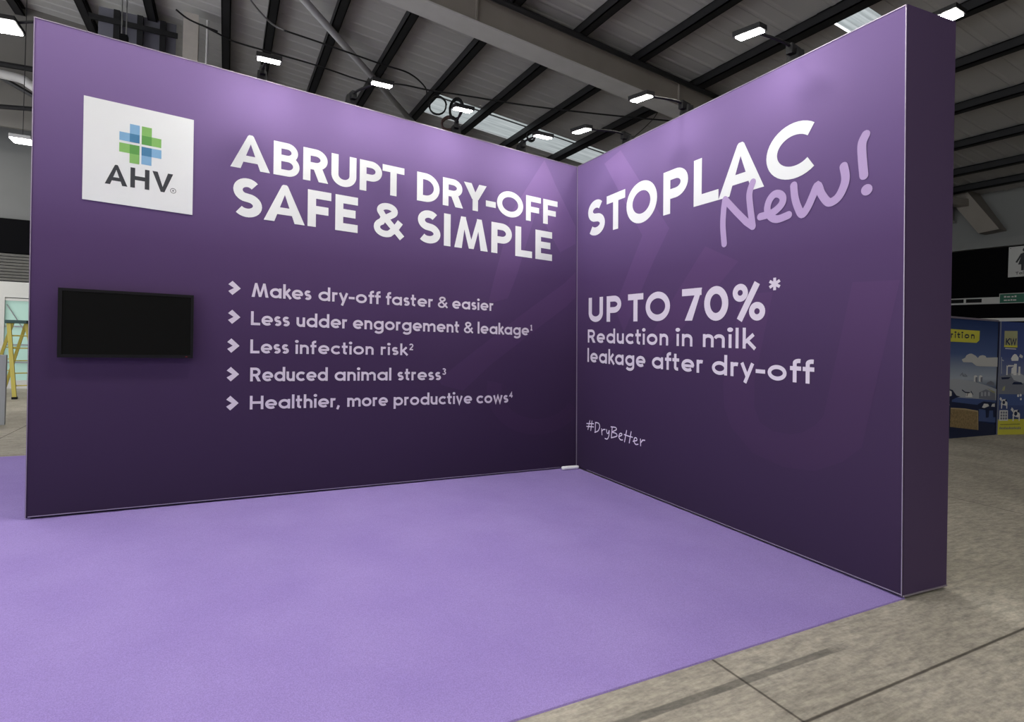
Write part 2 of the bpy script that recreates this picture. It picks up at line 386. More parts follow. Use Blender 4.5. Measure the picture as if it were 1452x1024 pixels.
    if ch == '.': S.extend(disc(k, k, k*1.1)); return S, w
    raise KeyError(ch)
KERN = {'AV': -.1, 'LA': -.06, 'RY': -.05, 'Y-': -.10, '-O': -.05, 'DR': .0, 'PT': -.04, 'PL': .02, 'AC': -.03, 'TO': -.02, 'ry': -.04, 'y-': -.05, '-o': -.02, 'ff': -.05, 'fa': -.06, 'ak': 0, 'ft': -.04, 'AF': -.04, 'SA': -.04, 'ka': -.05, 'ke': -.05}
def word_quads(s, w, gap, sx=1.0):
    x = 0; out = []
    for i, c in enumerate(s):
        q, a = glyph(c, w, sx)
        out += [[(px+x, py) for px, py in poly] for poly in q]
        x += a+gap+(KERN.get(s[i:i+2], 0) if i < len(s)-1 else -gap)
    return out, x

# ------------------------------------------------------------------ the two backdrop walls (corner of the stand at the origin)
K = 4/3
WG = {k: [Vector(p)*K for p in v] for k, v in {
    'L': ((-4.098, -.053, 0), (.041, .04, 0), (-4.128, -.053, 3.116), (-.046, .066, 2.902)),
    'R': ((.041, .04, 0), (.016, -2.907, 0), (-.046, .066, 2.902), (-.012, -2.845, 2.980)),
    'E': ((.016, -2.907, 0), (.381, -2.923, 0), (-.012, -2.845, 2.980), (.381, -2.874, 2.988))}.items()}
WL = {'L': 4.1404*K, 'R': 2.9476*K, 'E': .36486*K}
WN = {k: (g[1]-g[0]).cross(g[2]-g[0]).normalized() for k, g in WG.items()}
def wpt(w, u, v, off=0.0):          # metres along the wall from its left end, metres up, metres out of the face
    s, t = u/WL[w], v/4.0; a, b, c, d = WG[w]
    return (a*(1-s)+b*s)*(1-t)+(c*(1-s)+d*s)*t+WN[w]*off
def flat(w, polys, off):
    bm = bmesh.new()
    for i, p in enumerate(polys):      # crossing strokes lie a hair apart
        f = bm.faces.new([bm.verts.new((x, y, 1.2e-5*(i % 48))) for x, y in p]); f.normal_update()
        if f.normal.z < 0: f.normal_flip()
    for k in range(4):      # long edges are split so that the print follows the face it lies on
        E = [e for e in bm.edges if e.calc_length() > .35]
        if not E: break
        if k == 0: bmesh.ops.triangulate(bm, faces=[f for f in bm.faces if any(e.calc_length() > .35 for e in f.edges)]); E = [e for e in bm.edges if e.calc_length() > .35]
        bmesh.ops.subdivide_edges(bm, edges=E, cuts=1)
        bmesh.ops.triangulate(bm, faces=[f for f in bm.faces if len(f.verts) > 4 and any(e.calc_length() > .15 for e in f.edges)])
    for v in bm.verts: v.co = wpt(w, v.co.x, v.co.y, off+v.co.z)
    return bm
def words(w, lst, weight, gap, off=.0035):
    P = []
    for s, x0, y0, x1, y1, h0, h1 in lst:
        W = word_quads(s, weight, gap)[1]; q, W = word_quads(s, weight, gap, 2*(x1-x0)/W/(h0+h1))
        for poly in q:
            o = []
            for px, py in poly:
                f = px/W; o.append((x0+(x1-x0)*f, y0+(y1-y0)*f+py*(h0+(h1-h0)*f)))
            P.append(o)
    return flat(w, P, off)
def grid(w, nu, nv, v0=0.0, off=0.0):
    bm = bmesh.new(); V = [[bm.verts.new(wpt(w, WL[w]*i/nu, v0+(4.0-v0)*j/nv, off)) for j in range(nv+1)] for i in range(nu+1)]
    for i in range(nu):
        for j in range(nv): bm.faces.new((V[i][j], V[i+1][j], V[i+1][j+1], V[i][j+1]))
    return bm, V
Z0 = .022
BACKL, BACKR = .40, .487
def prism(w, nu, nv, depth_v):
    """front face of the frame plus its hidden sides and back"""
    bm, V = grid(w, nu, nv, Z0); D = Vector(depth_v)
    B = [[bm.verts.new(V[i][j].co+D) for j in (0, nv)] for i in (0, nu)]
    a, b, c, d = V[0][0], V[nu][0], V[nu][nv], V[0][nv]
    bm.faces.new([V[i][0] for i in range(nu, -1, -1)]+[B[0][0], B[1][0]])
    bm.faces.new([V[i][nv] for i in range(nu+1)]+[B[1][1], B[0][1]])
    bm.faces.new([V[0][j] for j in range(nv+1)]+[B[0][1], B[0][0]])
    bm.faces.new([V[nu][j] for j in range(nv, -1, -1)]+[B[1][0], B[1][1]])
    bm.faces.new((B[0][0], B[0][1], B[1][1], B[1][0]))
    return bm
def strip(w, u0, v0, u1, v1, t, off=.0):      # thin square aluminium profile on a wall face
    bm = bmesh.new(); p0, p1 = Vector((u0, v0)), Vector((u1, v1)); d = (p1-p0).normalized(); n = Vector((-d.y, d.x))*t/2; N = 12
    R = []
    for i in range(N+1):
        c = p0+(p1-p0)*i/N
        R.append([bm.verts.new(wpt(w, q.x, q.y, o)) for q, o in ((c-n, off), (c+n, off), (c+n, off+.006), (c-n, off+.006))])
    for i in range(N):
        for j in range(4): bm.faces.new((R[i][j], R[i][(j+1) % 4], R[i+1][(j+1) % 4], R[i+1][j]))
    bm.faces.new(R[0]); bm.faces.new(R[-1][::-1])
    bmesh.ops.recalc_face_normals(bm, faces=bm.faces[:])
    return bm

LW = thing('backdrop_wall', 'purple backdrop wall reading ABRUPT DRY-OFF SAFE & SIMPLE with white logo square', 'display wall', 'purple backdrop walls')
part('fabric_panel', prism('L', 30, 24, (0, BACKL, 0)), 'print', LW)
bm = bmesh.new(); a, b = wpt('L', .03, 0, -.03), wpt('L', WL['L'], 0, -.03)
hexa(bm, [a+Vector((0, 0, .009)), b+Vector((0, 0, .009)), b+Vector((0, .3, .009)), a+Vector((0, .3, .009)), a+Vector((0, 0, Z0+.004)), b+Vector((0, 0, Z0+.004)), b+Vector((0, .3, Z0+.004)), a+Vector((0, .3, Z0+.004))])
part('plinth', bm, 'gap', LW)
part('edge_profile', strip('L', 0, 3.996, WL['L'], 3.996, .007), 'alu', LW)
part('edge_profile', strip('L', .005, Z0, .005, 4.0, .005), 'alu', LW)
part('edge_profile', strip('L', .02, Z0+.010, WL['L']-.25, Z0+.006, .006), 'alu', LW)

def stretch_path(P, w): return stroke(P, w)
# pale printed ribbons behind the lettering
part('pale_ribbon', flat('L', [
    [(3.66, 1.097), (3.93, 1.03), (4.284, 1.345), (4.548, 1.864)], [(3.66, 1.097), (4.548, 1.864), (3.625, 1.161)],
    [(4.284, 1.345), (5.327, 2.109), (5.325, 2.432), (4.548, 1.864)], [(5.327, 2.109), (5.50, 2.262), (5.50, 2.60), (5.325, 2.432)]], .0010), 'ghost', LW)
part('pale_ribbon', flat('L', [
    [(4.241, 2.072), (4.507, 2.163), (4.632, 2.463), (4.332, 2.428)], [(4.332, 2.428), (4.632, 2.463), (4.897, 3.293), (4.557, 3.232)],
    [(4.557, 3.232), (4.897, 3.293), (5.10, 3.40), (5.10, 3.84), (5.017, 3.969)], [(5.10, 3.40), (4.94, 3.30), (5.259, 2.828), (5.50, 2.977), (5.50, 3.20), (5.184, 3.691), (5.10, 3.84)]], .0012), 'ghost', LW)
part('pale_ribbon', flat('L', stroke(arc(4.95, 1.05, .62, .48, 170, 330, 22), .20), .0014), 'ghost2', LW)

part('headline_lettering', words('L', [('ABRUPT', 1.481, 3.121, 3.199, 3.142, .325, .318), ('DRY-OFF', 3.34, 3.143, 5.216, 3.164, .318, .313)], .222, .075), 'white_print', LW)
part('headline_lettering', words('L', [('SAFE', 1.507, 2.672, 2.695, 2.681, .364, .366), ('&', 2.861, 2.682, 3.193, 2.685, .366, .366), ('SIMPLE', 3.355, 2.686, 5.136, 2.699, .367, .369)], .222, .10), 'white_print', LW)
BUL = [
    [('Makes', 1.683, 1.928, 2.236, 1.942, .133, .132), ('dry-off', 2.303, 1.943, 2.953, 1.959, .132, .13), ('faster', 3.008, 1.96, 3.548, 1.974, .13, .128), ('&', 3.605, 1.975, 3.727, 1.978, .128, .128), ('easier', 3.781, 1.979, 4.312, 1.992, .128, .126)],
    [('Less', 1.679, 1.66, 2.032, 1.667, .131, .131), ('udder', 2.096, 1.668, 2.6, 1.679, .131, .131), ('engorgement', 2.657, 1.68, 3.873, 1.705, .131, .132), ('&', 3.929, 1.706, 4.049, 1.708, .132, .132), ('leakage', 4.105, 1.709, 4.805, 1.724, .132, .132), ('1', 4.825, 1.787, 4.853, 1.787, .072, .072)],
    [('Less', 1.677, 1.392, 2.028, 1.399, .131, .128), ('infection', 2.089, 1.4, 2.883, 1.417, .128, .122), ('risk', 2.953, 1.418, 3.261, 1.424, .122, .12), ('2', 3.277, 1.481, 3.321, 1.481, .072, .072)],
    [('Reduced', 1.68, 1.125, 2.409, 1.136, .131, .13), ('animal', 2.475, 1.136, 3.079, 1.145, .13, .129), ('stress', 3.143, 1.146, 3.652, 1.153, .129, .129), ('3', 3.669, 1.217, 3.711, 1.217, .072, .072)],
    [('Healthier,', 1.679, .858, 2.529, .866, .129, .129), ('more', 2.608, .867, 3.041, .871, .129, .129), ('productive', 3.104, .871, 4.041, .88, .129, .129), ('cows', 4.097, .88, 4.52, .884, .129, .129), ('4', 4.537, .945, 4.583, .945, .069, .069)]]
for line_ in BUL: part('bullet_lettering', words('L', [x for x in line_], .182, .078), 'lilac_print', LW)
for (x0, y1, x1, y0) in ((1.480, 2.062, 1.587, 1.931), (1.481, 1.793, 1.587, 1.661), (1.478, 1.525, 1.583, 1.391), (1.477, 1.259, 1.583, 1.124), (1.476, .989, 1.583, .852)):
    ym = (y0+y1)/2; dx = x1-x0; h = y1-y0
    part('chevron', flat('L', [[(x0+.33*dx, y1), (x1, ym), (x0+.45*dx, ym), (x0, y1-.26*h)], [(x1, ym), (x0+.33*dx, y0), (x0, y0+.26*h), (x0+.45*dx, ym)]], .002), 'lilac_print', LW)
# white logo square
def slab(w, u0, v0, u1, v1, o0, o1):
    bm = bmesh.new()
    hexa(bm, [wpt(w, u0, v0, o0), wpt(w, u1, v0, o0), wpt(w, u1, v1, o0), wpt(w, u0, v1, o0), wpt(w, u0, v0, o1), wpt(w, u1, v0, o1), wpt(w, u1, v1, o1), wpt(w, u0, v1, o1)])
    return bm
lb = part('logo_square', slab('L', .346, 2.619, 1.172, 3.469, .0005, .008), 'board', LW)
O1, O2 = .0090, .0096
def rects(lst, off): return flat('L', [[(a, b), (c, b), (c, d), (a, d)] for a, b, c, d in lst], off)
part('pale_blue_squares', rects([(.679, 3.233, .753, 3.315), (.603, 3.162, .679, 3.234), (.845, 3.066, .920, 3.141), (.768, 2.990, .845, 3.066)], O1), 'blue', lb)
part('deep_blue_squares', rects([(.679, 3.162, .753, 3.234), (.768, 3.066, .845, 3.141)], O1), 'deepblue', lb)
part('pale_green_squares', rects([(.768, 3.236, .844, 3.315), (.844, 3.160, .918, 3.237), (.603, 3.064, .680, 3.142), (.680, 2.984, .753, 3.064)], O1), 'green', lb)
part('deep_green_squares', rects([(.768, 3.160, .844, 3.237), (.680, 3.064, .753, 3.142)], O1), 'deepgreen', lb)
part('logo_lettering', words('L', [('A', .503, 2.776, .668, 2.777, .170, .170), ('H', .688, 2.778, .832, 2.779, .170, .170), ('V', .853, 2.780, 1.014, 2.780, .170, .170)], .205, .05, O1), 'ink', lb)
part('registered_mark', flat('L', stroke(arc(1.016, 2.806, .021, .021, 0, 360, 24), .0045, True)+[[(x+1.010, y+2.797) for x, y in p] for p in [[(a*.018, b*.018) for a, b in q] for q in glyph('R', .22)[0]]], O1), 'ink', lb)

RW = thing('backdrop_wall', 'purple backdrop wall with UP TO 70% claim and New! in lilac script, plain purple end', 'display wall', 'purple backdrop walls')
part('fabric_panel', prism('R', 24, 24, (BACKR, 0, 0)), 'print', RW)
bm = bmesh.new(); a, b = wpt('R', 0, 0, -.04), wpt('R', WL['R'], 0, -.04)
q = [a, b, b+Vector((.4, .05, 0)), a+Vector((.4, 0, 0))]; b2 = b+Vector((0, .05, 0)); q[1] = b2
hexa(bm, [p+Vector((0, 0, .009)) for p in q]+[p+Vector((0, 0, Z0+.004)) for p in q]); bmesh.ops.recalc_face_normals(bm, faces=bm.faces[:])
part('plinth', bm, 'gap', RW)
bm, V = grid('E', 4, 16, Z0, .003); ep = part('end_panel', bm, 'end', RW)
part('edge_profile', strip('R', 0, 3.996, WL['R'], 3.996, .007), 'alu', RW)
part('edge_profile', strip('R', WL['R']-.003, Z0, WL['R']-.003, 4.0, .005), 'alu', RW)
part('edge_profile', strip('R', .012, Z0, .012, 4.0, .010), 'alu', RW)
part('edge_profile', strip('E', 0, Z0+.004, WL['E'], Z0+.004, .010, .003), 'alu', RW)
part('edge_profile', strip('R', .25, Z0+.010, WL['R'], Z0+.010, .005), 'alu', RW)
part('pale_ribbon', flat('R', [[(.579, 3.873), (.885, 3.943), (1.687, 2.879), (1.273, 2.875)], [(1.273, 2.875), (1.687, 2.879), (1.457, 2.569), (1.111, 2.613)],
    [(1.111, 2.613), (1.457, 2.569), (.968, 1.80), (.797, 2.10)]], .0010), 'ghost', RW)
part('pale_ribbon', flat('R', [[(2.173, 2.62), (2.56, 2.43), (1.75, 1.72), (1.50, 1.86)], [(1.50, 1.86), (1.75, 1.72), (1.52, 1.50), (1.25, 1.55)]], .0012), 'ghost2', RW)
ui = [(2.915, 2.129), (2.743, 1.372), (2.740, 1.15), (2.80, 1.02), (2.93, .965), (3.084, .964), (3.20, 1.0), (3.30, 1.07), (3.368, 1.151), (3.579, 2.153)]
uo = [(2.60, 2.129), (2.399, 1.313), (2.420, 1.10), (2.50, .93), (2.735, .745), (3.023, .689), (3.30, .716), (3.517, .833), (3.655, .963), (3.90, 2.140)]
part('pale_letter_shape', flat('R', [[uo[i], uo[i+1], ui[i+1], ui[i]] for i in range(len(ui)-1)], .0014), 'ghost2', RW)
part('headline_lettering', words('R', [('S', .245, 3.021, .596, 3.021, .445, .445), ('T', .633, 3.026, .978, 3.028, .430, .436), ('O', .997, 3.017, 1.511, 3.019, .462, .468), ('P', 1.591, 3.029, 1.939, 3.030, .449, .452),
    ('L', 2.012, 3.030, 2.330, 3.031, .454, .456), ('A', 2.329, 3.031, 2.822, 3.036, .458, .458), ('C', 2.832, 3.030, 3.308, 3.033, .458, .450)], .225, .05), 'white_print', RW)
NEW = [
    [(2.408, 3.017), (2.393, 2.917), (2.387, 2.773), (2.404, 2.609)], [(2.408, 3.017), (2.535, 2.879), (2.644, 2.767), (2.712, 2.715)],
    [(2.709, 3.101), (2.676, 3.016), (2.681, 2.916), (2.712, 2.715)],
    [(2.788, 2.784), (2.901, 2.793), (2.985, 2.839), (3.005, 2.893), (2.973, 2.935), (2.921, 2.944), (2.875, 2.903), (2.857, 2.831), (2.891, 2.763), (2.955, 2.731), (3.057, 2.745)],
    [(3.101, 2.975), (3.112, 2.877), (3.139, 2.791), (3.176, 2.729), (3.223, 2.773), (3.269, 2.86), (3.305, 2.924), (3.337, 2.852), (3.379, 2.788), (3.413, 2.772), (3.465, 2.795), (3.503, 2.852), (3.523, 2.925), (3.509, 3.017)],
    [(3.667, 3.201), (3.641, 3.145), (3.643, 3.048), (3.656, 2.912)]]
Q = []
for P in NEW:
    sm = [(v.x, v.y) for v in smooth_path([(x, y, 0) for x, y in P], 6)]
    if P is NEW[1]: sm = P
    Q += pen(sm, .064)
Q += disc(3.677, 2.803, .040)
part('script_lettering', flat('R', Q, .0050), 'lilac_script', RW)
part('claim_lettering', words('R', [('UP', .26, 1.936, .92, 1.926, .306, .311), ('TO', 1.041, 1.924, 1.719, 1.914, .311, .316), ('7', 1.879, 1.912, 2.143, 1.908, .317, .319), ('0', 2.164, 1.904, 2.461, 1.899, .325, .326), ('%', 2.508, 1.900, 2.844, 1.893, .322, .326)], .222, .10), 'lilac_print', RW)
part('claim_asterisk', flat('R', [[(2.876+x*.112, 2.142+y*.104) for x, y in p] for p in glyph('*', .2)[0]], .002), 'lilac_print', RW)
part('claim_lettering', words('R', [('Reduction', .252, 1.673, 1.695, 1.658, .166, .171), ('in', 1.799, 1.657, 2.032, 1.654, .171, .172), ('milk', 2.147, 1.653, 2.756, 1.647, .172, .174)], .188, .085), 'lilac_print', RW)
part('claim_lettering', words('R', [('leakage', .248, 1.424, 1.343, 1.411, .168, .172), ('after', 1.44, 1.409, 2.165, 1.4, .173, .176), ('dry-off', 2.264, 1.399, 3.296, 1.386, .176, .18)], .188, .085), 'lilac_print', RW)
TAGS = [[(.308, .675), (.268, .555)], [(.355, .677), (.329, .552)], [(.24, .628), (.389, .647)], [(.24, .591), (.389, .607)], [(.429, .668), (.423, .548)], [(.429, .669), (.495, .668), (.516, .627), (.483, .573), (.415, .543)],
    [(.553, .609), (.564, .537)], [(.563, .583), (.585, .605), (.623, .613)], [(.653, .615), (.66, .58), (.685, .575), (.703, .611)], [(.707, .611), (.7, .548), (.669, .504), (.624, .504)], [(.764, .665), (.747, .533)],
    [(.74, .663), (.824, .669), (.841, .645), (.764, .605), (.836, .6), (.851, .571), (.747, .533)], [(.889, .572), (.941, .597), (.939, .617), (.907, .609), (.889, .569), (.919, .541), (.959, .545)],
    [(1.029, .667), (.993, .529)], [(.987, .612), (1.071, .607)], [(1.109, .665), (1.077, .533)], [(1.065, .607), (1.132, .607)],
    [(1.143, .563), (1.208, .585), (1.199, .609), (1.169, .603), (1.16, .563), (1.189, .536), (1.229, .545)], [(1.268, .609), (1.272, .537)], [(1.277, .573), (1.304, .605), (1.339, .608)]]
Q = []
for P in TAGS: Q += pen([(v.x, v.y) for v in smooth_path([(x, y, 0) for x, y in P], 4)] if len(P) > 3 else P, .0125)
part('hashtag_lettering', flat('R', Q, .002), 'pale_script', RW)

# ------------------------------------------------------------------ screen on the left wall
TV = thing('wall_screen', 'black flat screen mounted on the purple wall below the white logo square', 'screen', loc=wpt('L', .70, 1.60))
def tvq(u, v, o): return wpt('L', u, v+(u-.2)*.022, o)
def tvbox(u0, v0, u1, v1, o0, o1):
    bm = bmesh.new(); hexa(bm, [tvq(u0, v0, o0), tvq(u1, v0, o0), tvq(u1, v1, o0), tvq(u0, v1, o0), tvq(u0, v0, o1), tvq(u1, v0, o1), tvq(u1, v1, o1), tvq(u0, v1, o1)]); return bm
part('bracket', tvbox(.50, 1.45, .90, 1.75, .002, .030), 'black', TV)
bm = bmesh.new()
def add_tv(u0, v0, u1, v1, o0, o1): hexa(bm, [tvq(u0, v0, o0), tvq(u1, v0, o0), tvq(u1, v1, o0), tvq(u0, v1, o0), tvq(u0, v0, o1), tvq(u1, v0, o1), tvq(u1, v1, o1), tvq(u0, v1, o1)])
A0, B0, A1, B1 = .205, 1.313, 1.196, 1.874
add_tv(A0, B0, A1, B1, .030, .060)
for e in ((A0, B0, A0+.028, B1), (A1-.022, B0, A1, B1), (A0+.028, B1-.022, A1-.022, B1), (A0+.028, B0, A1-.022, B0+.026)): add_tv(*e, .060, .070)
part('bezel', bm, 'black', TV)
part('display', tvbox(A0+.0285, B0+.0265, A1-.0225, B1-.0225, .0602, .0640), 'screen', TV)
part('indicator_light', tvbox(A1-.060, B0+.010, A1-.045, B0+.014, .0702, .0712), 'led', TV)

# ------------------------------------------------------------------ carpet, floor, hall shell
bm = bmesh.new(); hexa(bm, [Vector(p) for p in ((-10.5, -3.876, .0005), (.055, -3.876, .0005), (.055, 2.80, .0005), (-10.5, 2.80, .0005), (-10.5, -3.872, .008), (.052, -3.872, .008), (.052, 2.797, .008), (-10.5, 2.797, .008))])
tag(link('carpet', bm, 'carpet'), 'lilac needle-felt carpet laid on the concrete in front of the purple walls', 'carpet')
bm = bmesh.new(); V = [bm.verts.new(p) for p in ((-14, -15, 0), (18, -15, 0), (18, 12, 0), (-14, 12, 0))]; bm.faces.new(V)
tag(link('floor', bm, 'floor'), 'worn grey concrete floor with saw-cut joints', 'floor', kind='structure')
RZ = lambda x: 8-.1*x
def roof_piece(bm, x0, x1, y0, y1):
    """ribbed sheet; ribs run up the slope"""
    pr = []; y = y0
    while y < y1-1e-6:
        for dy, dz in ((0, 0), (.24, 0), (.27, -.014), (.31, -.014), (.34, 0)):
            if y+dy <= y1: pr.append((y+dy, dz))
        y += .34
    pr.append((y1, 0))
    A = [(bm.verts.new((x0, yy, RZ(x0)+z)), bm.verts.new((x1, yy, RZ(x1)+z))) for yy, z in pr]
    for i in range(len(A)-1): bm.faces.new((A[i][0], A[i][1], A[i+1][1], A[i+1][0]))
bm = bmesh.new()
SK1 = (.60, 6.30, 8.02, 9.34); SK2 = (5.08, 6.40, -.14, .46)
roof_piece(bm, -14, 18, -15, SK2[2]); roof_piece(bm, -14, SK2[0], SK2[2], SK2[3]); roof_piece(bm, SK2[1], 18, SK2[2], SK2[3])
roof_piece(bm, -14, 18, SK2[3], SK1[2]); roof_piece(bm, -14, SK1[0], SK1[2], SK1[3]); roof_piece(bm, SK1[1], 18, SK1[2], SK1[3]); roof_piece(bm, -14, 18, SK1[3], 12)
tag(link('ceiling', bm, 'roof'), 'ribbed grey roof sheeting of the hall', 'ceiling', kind='structure')
def rooflight(name, s, label):
    bm = bmesh.new(); x0, x1, y0, y1 = s; N = int((y1-y0)/.06); A = []
    for i in range(N+1):
        y = y0+(y1-y0)*i/N; z = .018*math.cos(i*PI)
        A.append((bm.verts.new((x0, y, RZ(x0)+.03+z)), bm.verts.new((x1, y, RZ(x1)+.03+z))))
    for i in range(N): bm.faces.new((A[i][0], A[i][1], A[i+1][1], A[i+1][0]))
    o = tag(link(name, bm, 'rooflight'), label, 'rooflight', kind='structure')
    bm = bmesh.new(); hexa(bm, [Vector((x, y, RZ(x)+z)) for z in (-.03, .0) for x, y in ((x0, y0+.10), (x1, y0+.10), (x1, y0+.13), (x0, y0+.13))])
    if name == 'window_2': bm.clear()
    hexa(bm, [Vector((x, y, RZ(x)+z)) for z in (-.03, .0) for x, y in ((x0-.03, y0), (x0, y0), (x0, y1), (x0-.03, y1))])
    link('window_frame', bm, 'purlin', o)
rooflight('window_1', SK1, 'long translucent rooflight strip above the corner of the purple walls')
rooflight('window_2', SK2, 'short translucent rooflight above the outer end of the right wall')
def wallbox(name, lo, hi, m, label):
    return tag(link(name, bbox(lo, hi), m), label, 'wall', kind='structure')
wallbox('wall_back', (-14, 11.8, 0), (18, 12, 9.6), 'wallgrey2', 'grey hall wall behind the stand')
wallbox('wall_right', (16, -15, 0), (16.2, 11.8, 6.5), 'wallgrey', 'grey hall wall beyond the blue stand')
bm = bmesh.new()          # unseen side wall; wide opening added to let fill daylight in
for lo, hi in (((-14.2, -15, 6.6), (-14, 12, 9.6)), ((-14.2, -15, 0), (-14, -13.5, 6.6)), ((-14.2, 9.6, 0), (-14, 12, 6.6))): box(bm, lo, hi)
tag(link('wall_left', bm, 'wallgrey'), 'grey hall side wall with an unseen opening added to let daylight in', 'wall', kind='structure')
wallbox('wall_front', (-14, -15.2, 0), (18, -15, 9.6), 'wallgrey', 'grey hall wall behind the camera')

# purlins, rafter, bracing
PX = [-12.6, -11.2, -9.8, -8.4, -7.0, -5.65, -4.2, -3.34, -2.15, -.91, .55, 2.02, 3.47, 5.12, 6.55, 8.14, 9.88, 11.78, 13.55, 14.9]
NAMES = {-4.2: 'first dark roof purlin right of the beige column', -3.34: 'second dark roof purlin right of the beige column', -2.15: 'dark roof purlin crossed by the grey diagonal tube',
    -.91: 'dark roof purlin above the second lamp from the left on the left wall', .55: 'dark roof purlin from which the large cable coils hang', 2.02: 'dark roof purlin crossing the left end of the long rooflight, next right of the coils',
    3.47: 'dark roof purlin crossing the middle of the long rooflight, beside the small cable coil', 5.12: 'thick dark roof purlin at the right end of the long rooflight and above the corner', 6.55: 'dark roof purlin just behind the outer top corner of the right wall',
    8.14: 'dark roof purlin right of the wall end, highest in view there', 9.88: 'second dark roof purlin from the top beyond the right wall end', 11.78: 'third dark roof purlin from the top beyond the right wall end',
    13.55: 'fourth dark roof purlin from the top beyond the right wall end', 14.9: 'lowest dark roof purlin, beside the grey hall wall at far right',
    -5.65: 'dark roof purlin left of the beige column', -7.0: 'dark roof purlin over the left end of the left wall', -8.4: 'dark roof purlin at the upper left edge of the view'}
for x in PX:
    if x < -8.5: continue
    bm = bmesh.new(); hw = .09 if x != 5.12 else .12
    for (a, b, c, d) in ((-hw, hw, -.22, -.20), (-hw, -hw+.02, -.22, -.035), (-hw, hw, -.055, -.035), (hw-.02, hw, -.22, -.17)):
        hexa(bm, [Vector((x+p, y, RZ(x)+q_)) for q_ in (c, d) for p, y in ((a, -14.9), (b, -14.9), (b, 11.75), (a, 11.75))])
    tag(link('roof_purlin', bm, 'purlin'), NAMES[x], 'purlin', 'dark roof purlins')
RB = thing('roof_rafter', 'big taupe steel rafter with flange coloured as lit from below crossing the roof behind the stand', 'beam', loc=(0, 3.55, 7))
def raft(bm, y0, y1, z0, z1, x0=-13.9, x1=15.9): hexa(bm, [Vector((x, y, RZ(x)+z)) for z in (z0, z1) for x, y in ((x0, y0), (x1, y0), (x1, y1), (x0, y1))])
bm = bmesh.new(); raft(bm, 3.36, 3.42, -.74, -.235); part('web', bm, 'web', RB)
bm = bmesh.new(); raft(bm, 3.30, 3.78, -.775, -.745); part('lower_flange', bm, 'flange', RB)
bm = bmesh.new(); raft(bm, 3.30, 3.78, -.255, -.225); part('upper_flange', bm, 'web', RB)
for x in (-5.6, -.2, 4.6, 9.0):
    bm = bmesh.new(); raft(bm, 3.305, 3.36, -.745, -.255, x, x+.03); part('stiffener', bm, 'web', RB)
bm = bmesh.new(); tube(bm, [(-13, 3.14, RZ(-13)-.33), (15.8, 3.14, RZ(15.8)-.33)], .055, 10)
tag(link('conduit_pipe', bm, 'purlin', smooth=True), 'black service pipe running along the top of the taupe rafter', 'pipe')
bm = bmesh.new(); tube(bm, [(-3.9, 4.3, RZ(-3.9)-.28), (1.9, 11.2, RZ(1.9)-.28)], .075, 12)
tag(link('bracing_tube', bm, 'tube', smooth=True), 'grey diagonal bracing tube under the roof, left of the cable coils', 'tube')
CB = thing('steel_column', 'beige steel column rising to the roof behind the left purple wall', 'column', loc=(-4.8, 7.9, 0))
bm = bmesh.new()
for a, b, c, d in ((-5.00, 7.8, -4.72, 7.82), (-5.00, 8.08, -4.72, 8.10), (-4.88, 7.82, -4.85, 8.08)): box(bm, (a, b, 0), (c, d, 8.30))
part('shaft', bm, 'beige', CB)
part('service_pipe', (lambda b: (tube(b, [(-4.55, 7.75, 0), (-4.55, 7.75, 8.2)], .025, 8), b)[1])(bmesh.new()), 'flange', CB)
bm = bmesh.new(); box(bm, (-4.99, 7.76, 0), (-4.73, 8.14, .03)); part('base_plate', bm, 'beige', CB)
GP = thing('cladding_screen', 'slate grey upright panel with black posts behind the left wall, left of the beige column', 'panel', loc=(-5.9, 8.6, 0))
part('sheet', bbox((-6.62, 8.72, 0), (-5.20, 8.78, 8.40)), 'slate', GP)
for x in (-6.28, -5.86, -5.44): part('post', bbox((x-.055, 8.58, 0), (x+.055, 8.70, 8.35)), 'purlin', GP)
part('rail', bbox((-6.75, 8.50, 8.02), (-5.15, 8.57, 8.12)), 'purlin', GP)
HO = thing('chain_hoist', 'black chain hoist hanging by a bright chain against the slate panel', 'hoist', loc=(-6.06, 8.0, 7.4))
bm = bbox((-6.14, 7.93, 7.38), (-5.98, 8.07, 7.60), .02); part('body', bm, 'black', HO)
bm = bmesh.new(); tube(bm, [(-6.02, 8.0, 7.60), (-6.02, 8.0, 8.6)], .012, 6); part('chain', bm, 'chrome', HO)
bm = bmesh.new(); tube(bm, [(-6.1, 8, 7.6), (-6.1, 8, 8.6)], .012, 6); part('chain', bm, 'chrome', HO)

tag(link('wall_gable', bbox((-14, 10.6, 6.05), (-6.75, 10.7, 9.4)), M_('upper_cladding', (.20, .19, .175, 1))), 'upper taupe wall over the far left end', 'wall', kind='structure')
TR = thing('roof_truss', 'dark steel truss at the upper left edge, above the far hanging floodlight', 'truss', loc=(-8, 9.9, 7))
for a, b, r in (((-9.6, 9.9, 6.15), (-6.5, 9.9, 6.50), .05), ((-9.6, 9.9, 7.16), (-6.5, 9.9, 7.25), .06), ((-9.0, 9.9, 7.15), (-7.5, 9.9, 6.40), .05), ((-9.6, 9.9, 6.35), (-9.0, 9.9, 7.15), .05)):
    bm = bmesh.new(); tube(bm, [a, b], r, 6); part('member', bm, 'purlin', TR)
bm = bmesh.new(); tube(bm, smooth_path([(-9.6, 9.5, 6.85), (-8.2, 9.5, 6.83), (-7.9, 9.5, 6.72), (-7.5, 9.5, 6.45)], 6), .09, 10)
tag(link('vent_duct', bm, 'flange', smooth=True), 'pale bent duct at the upper left edge beside the dark truss', 'duct')

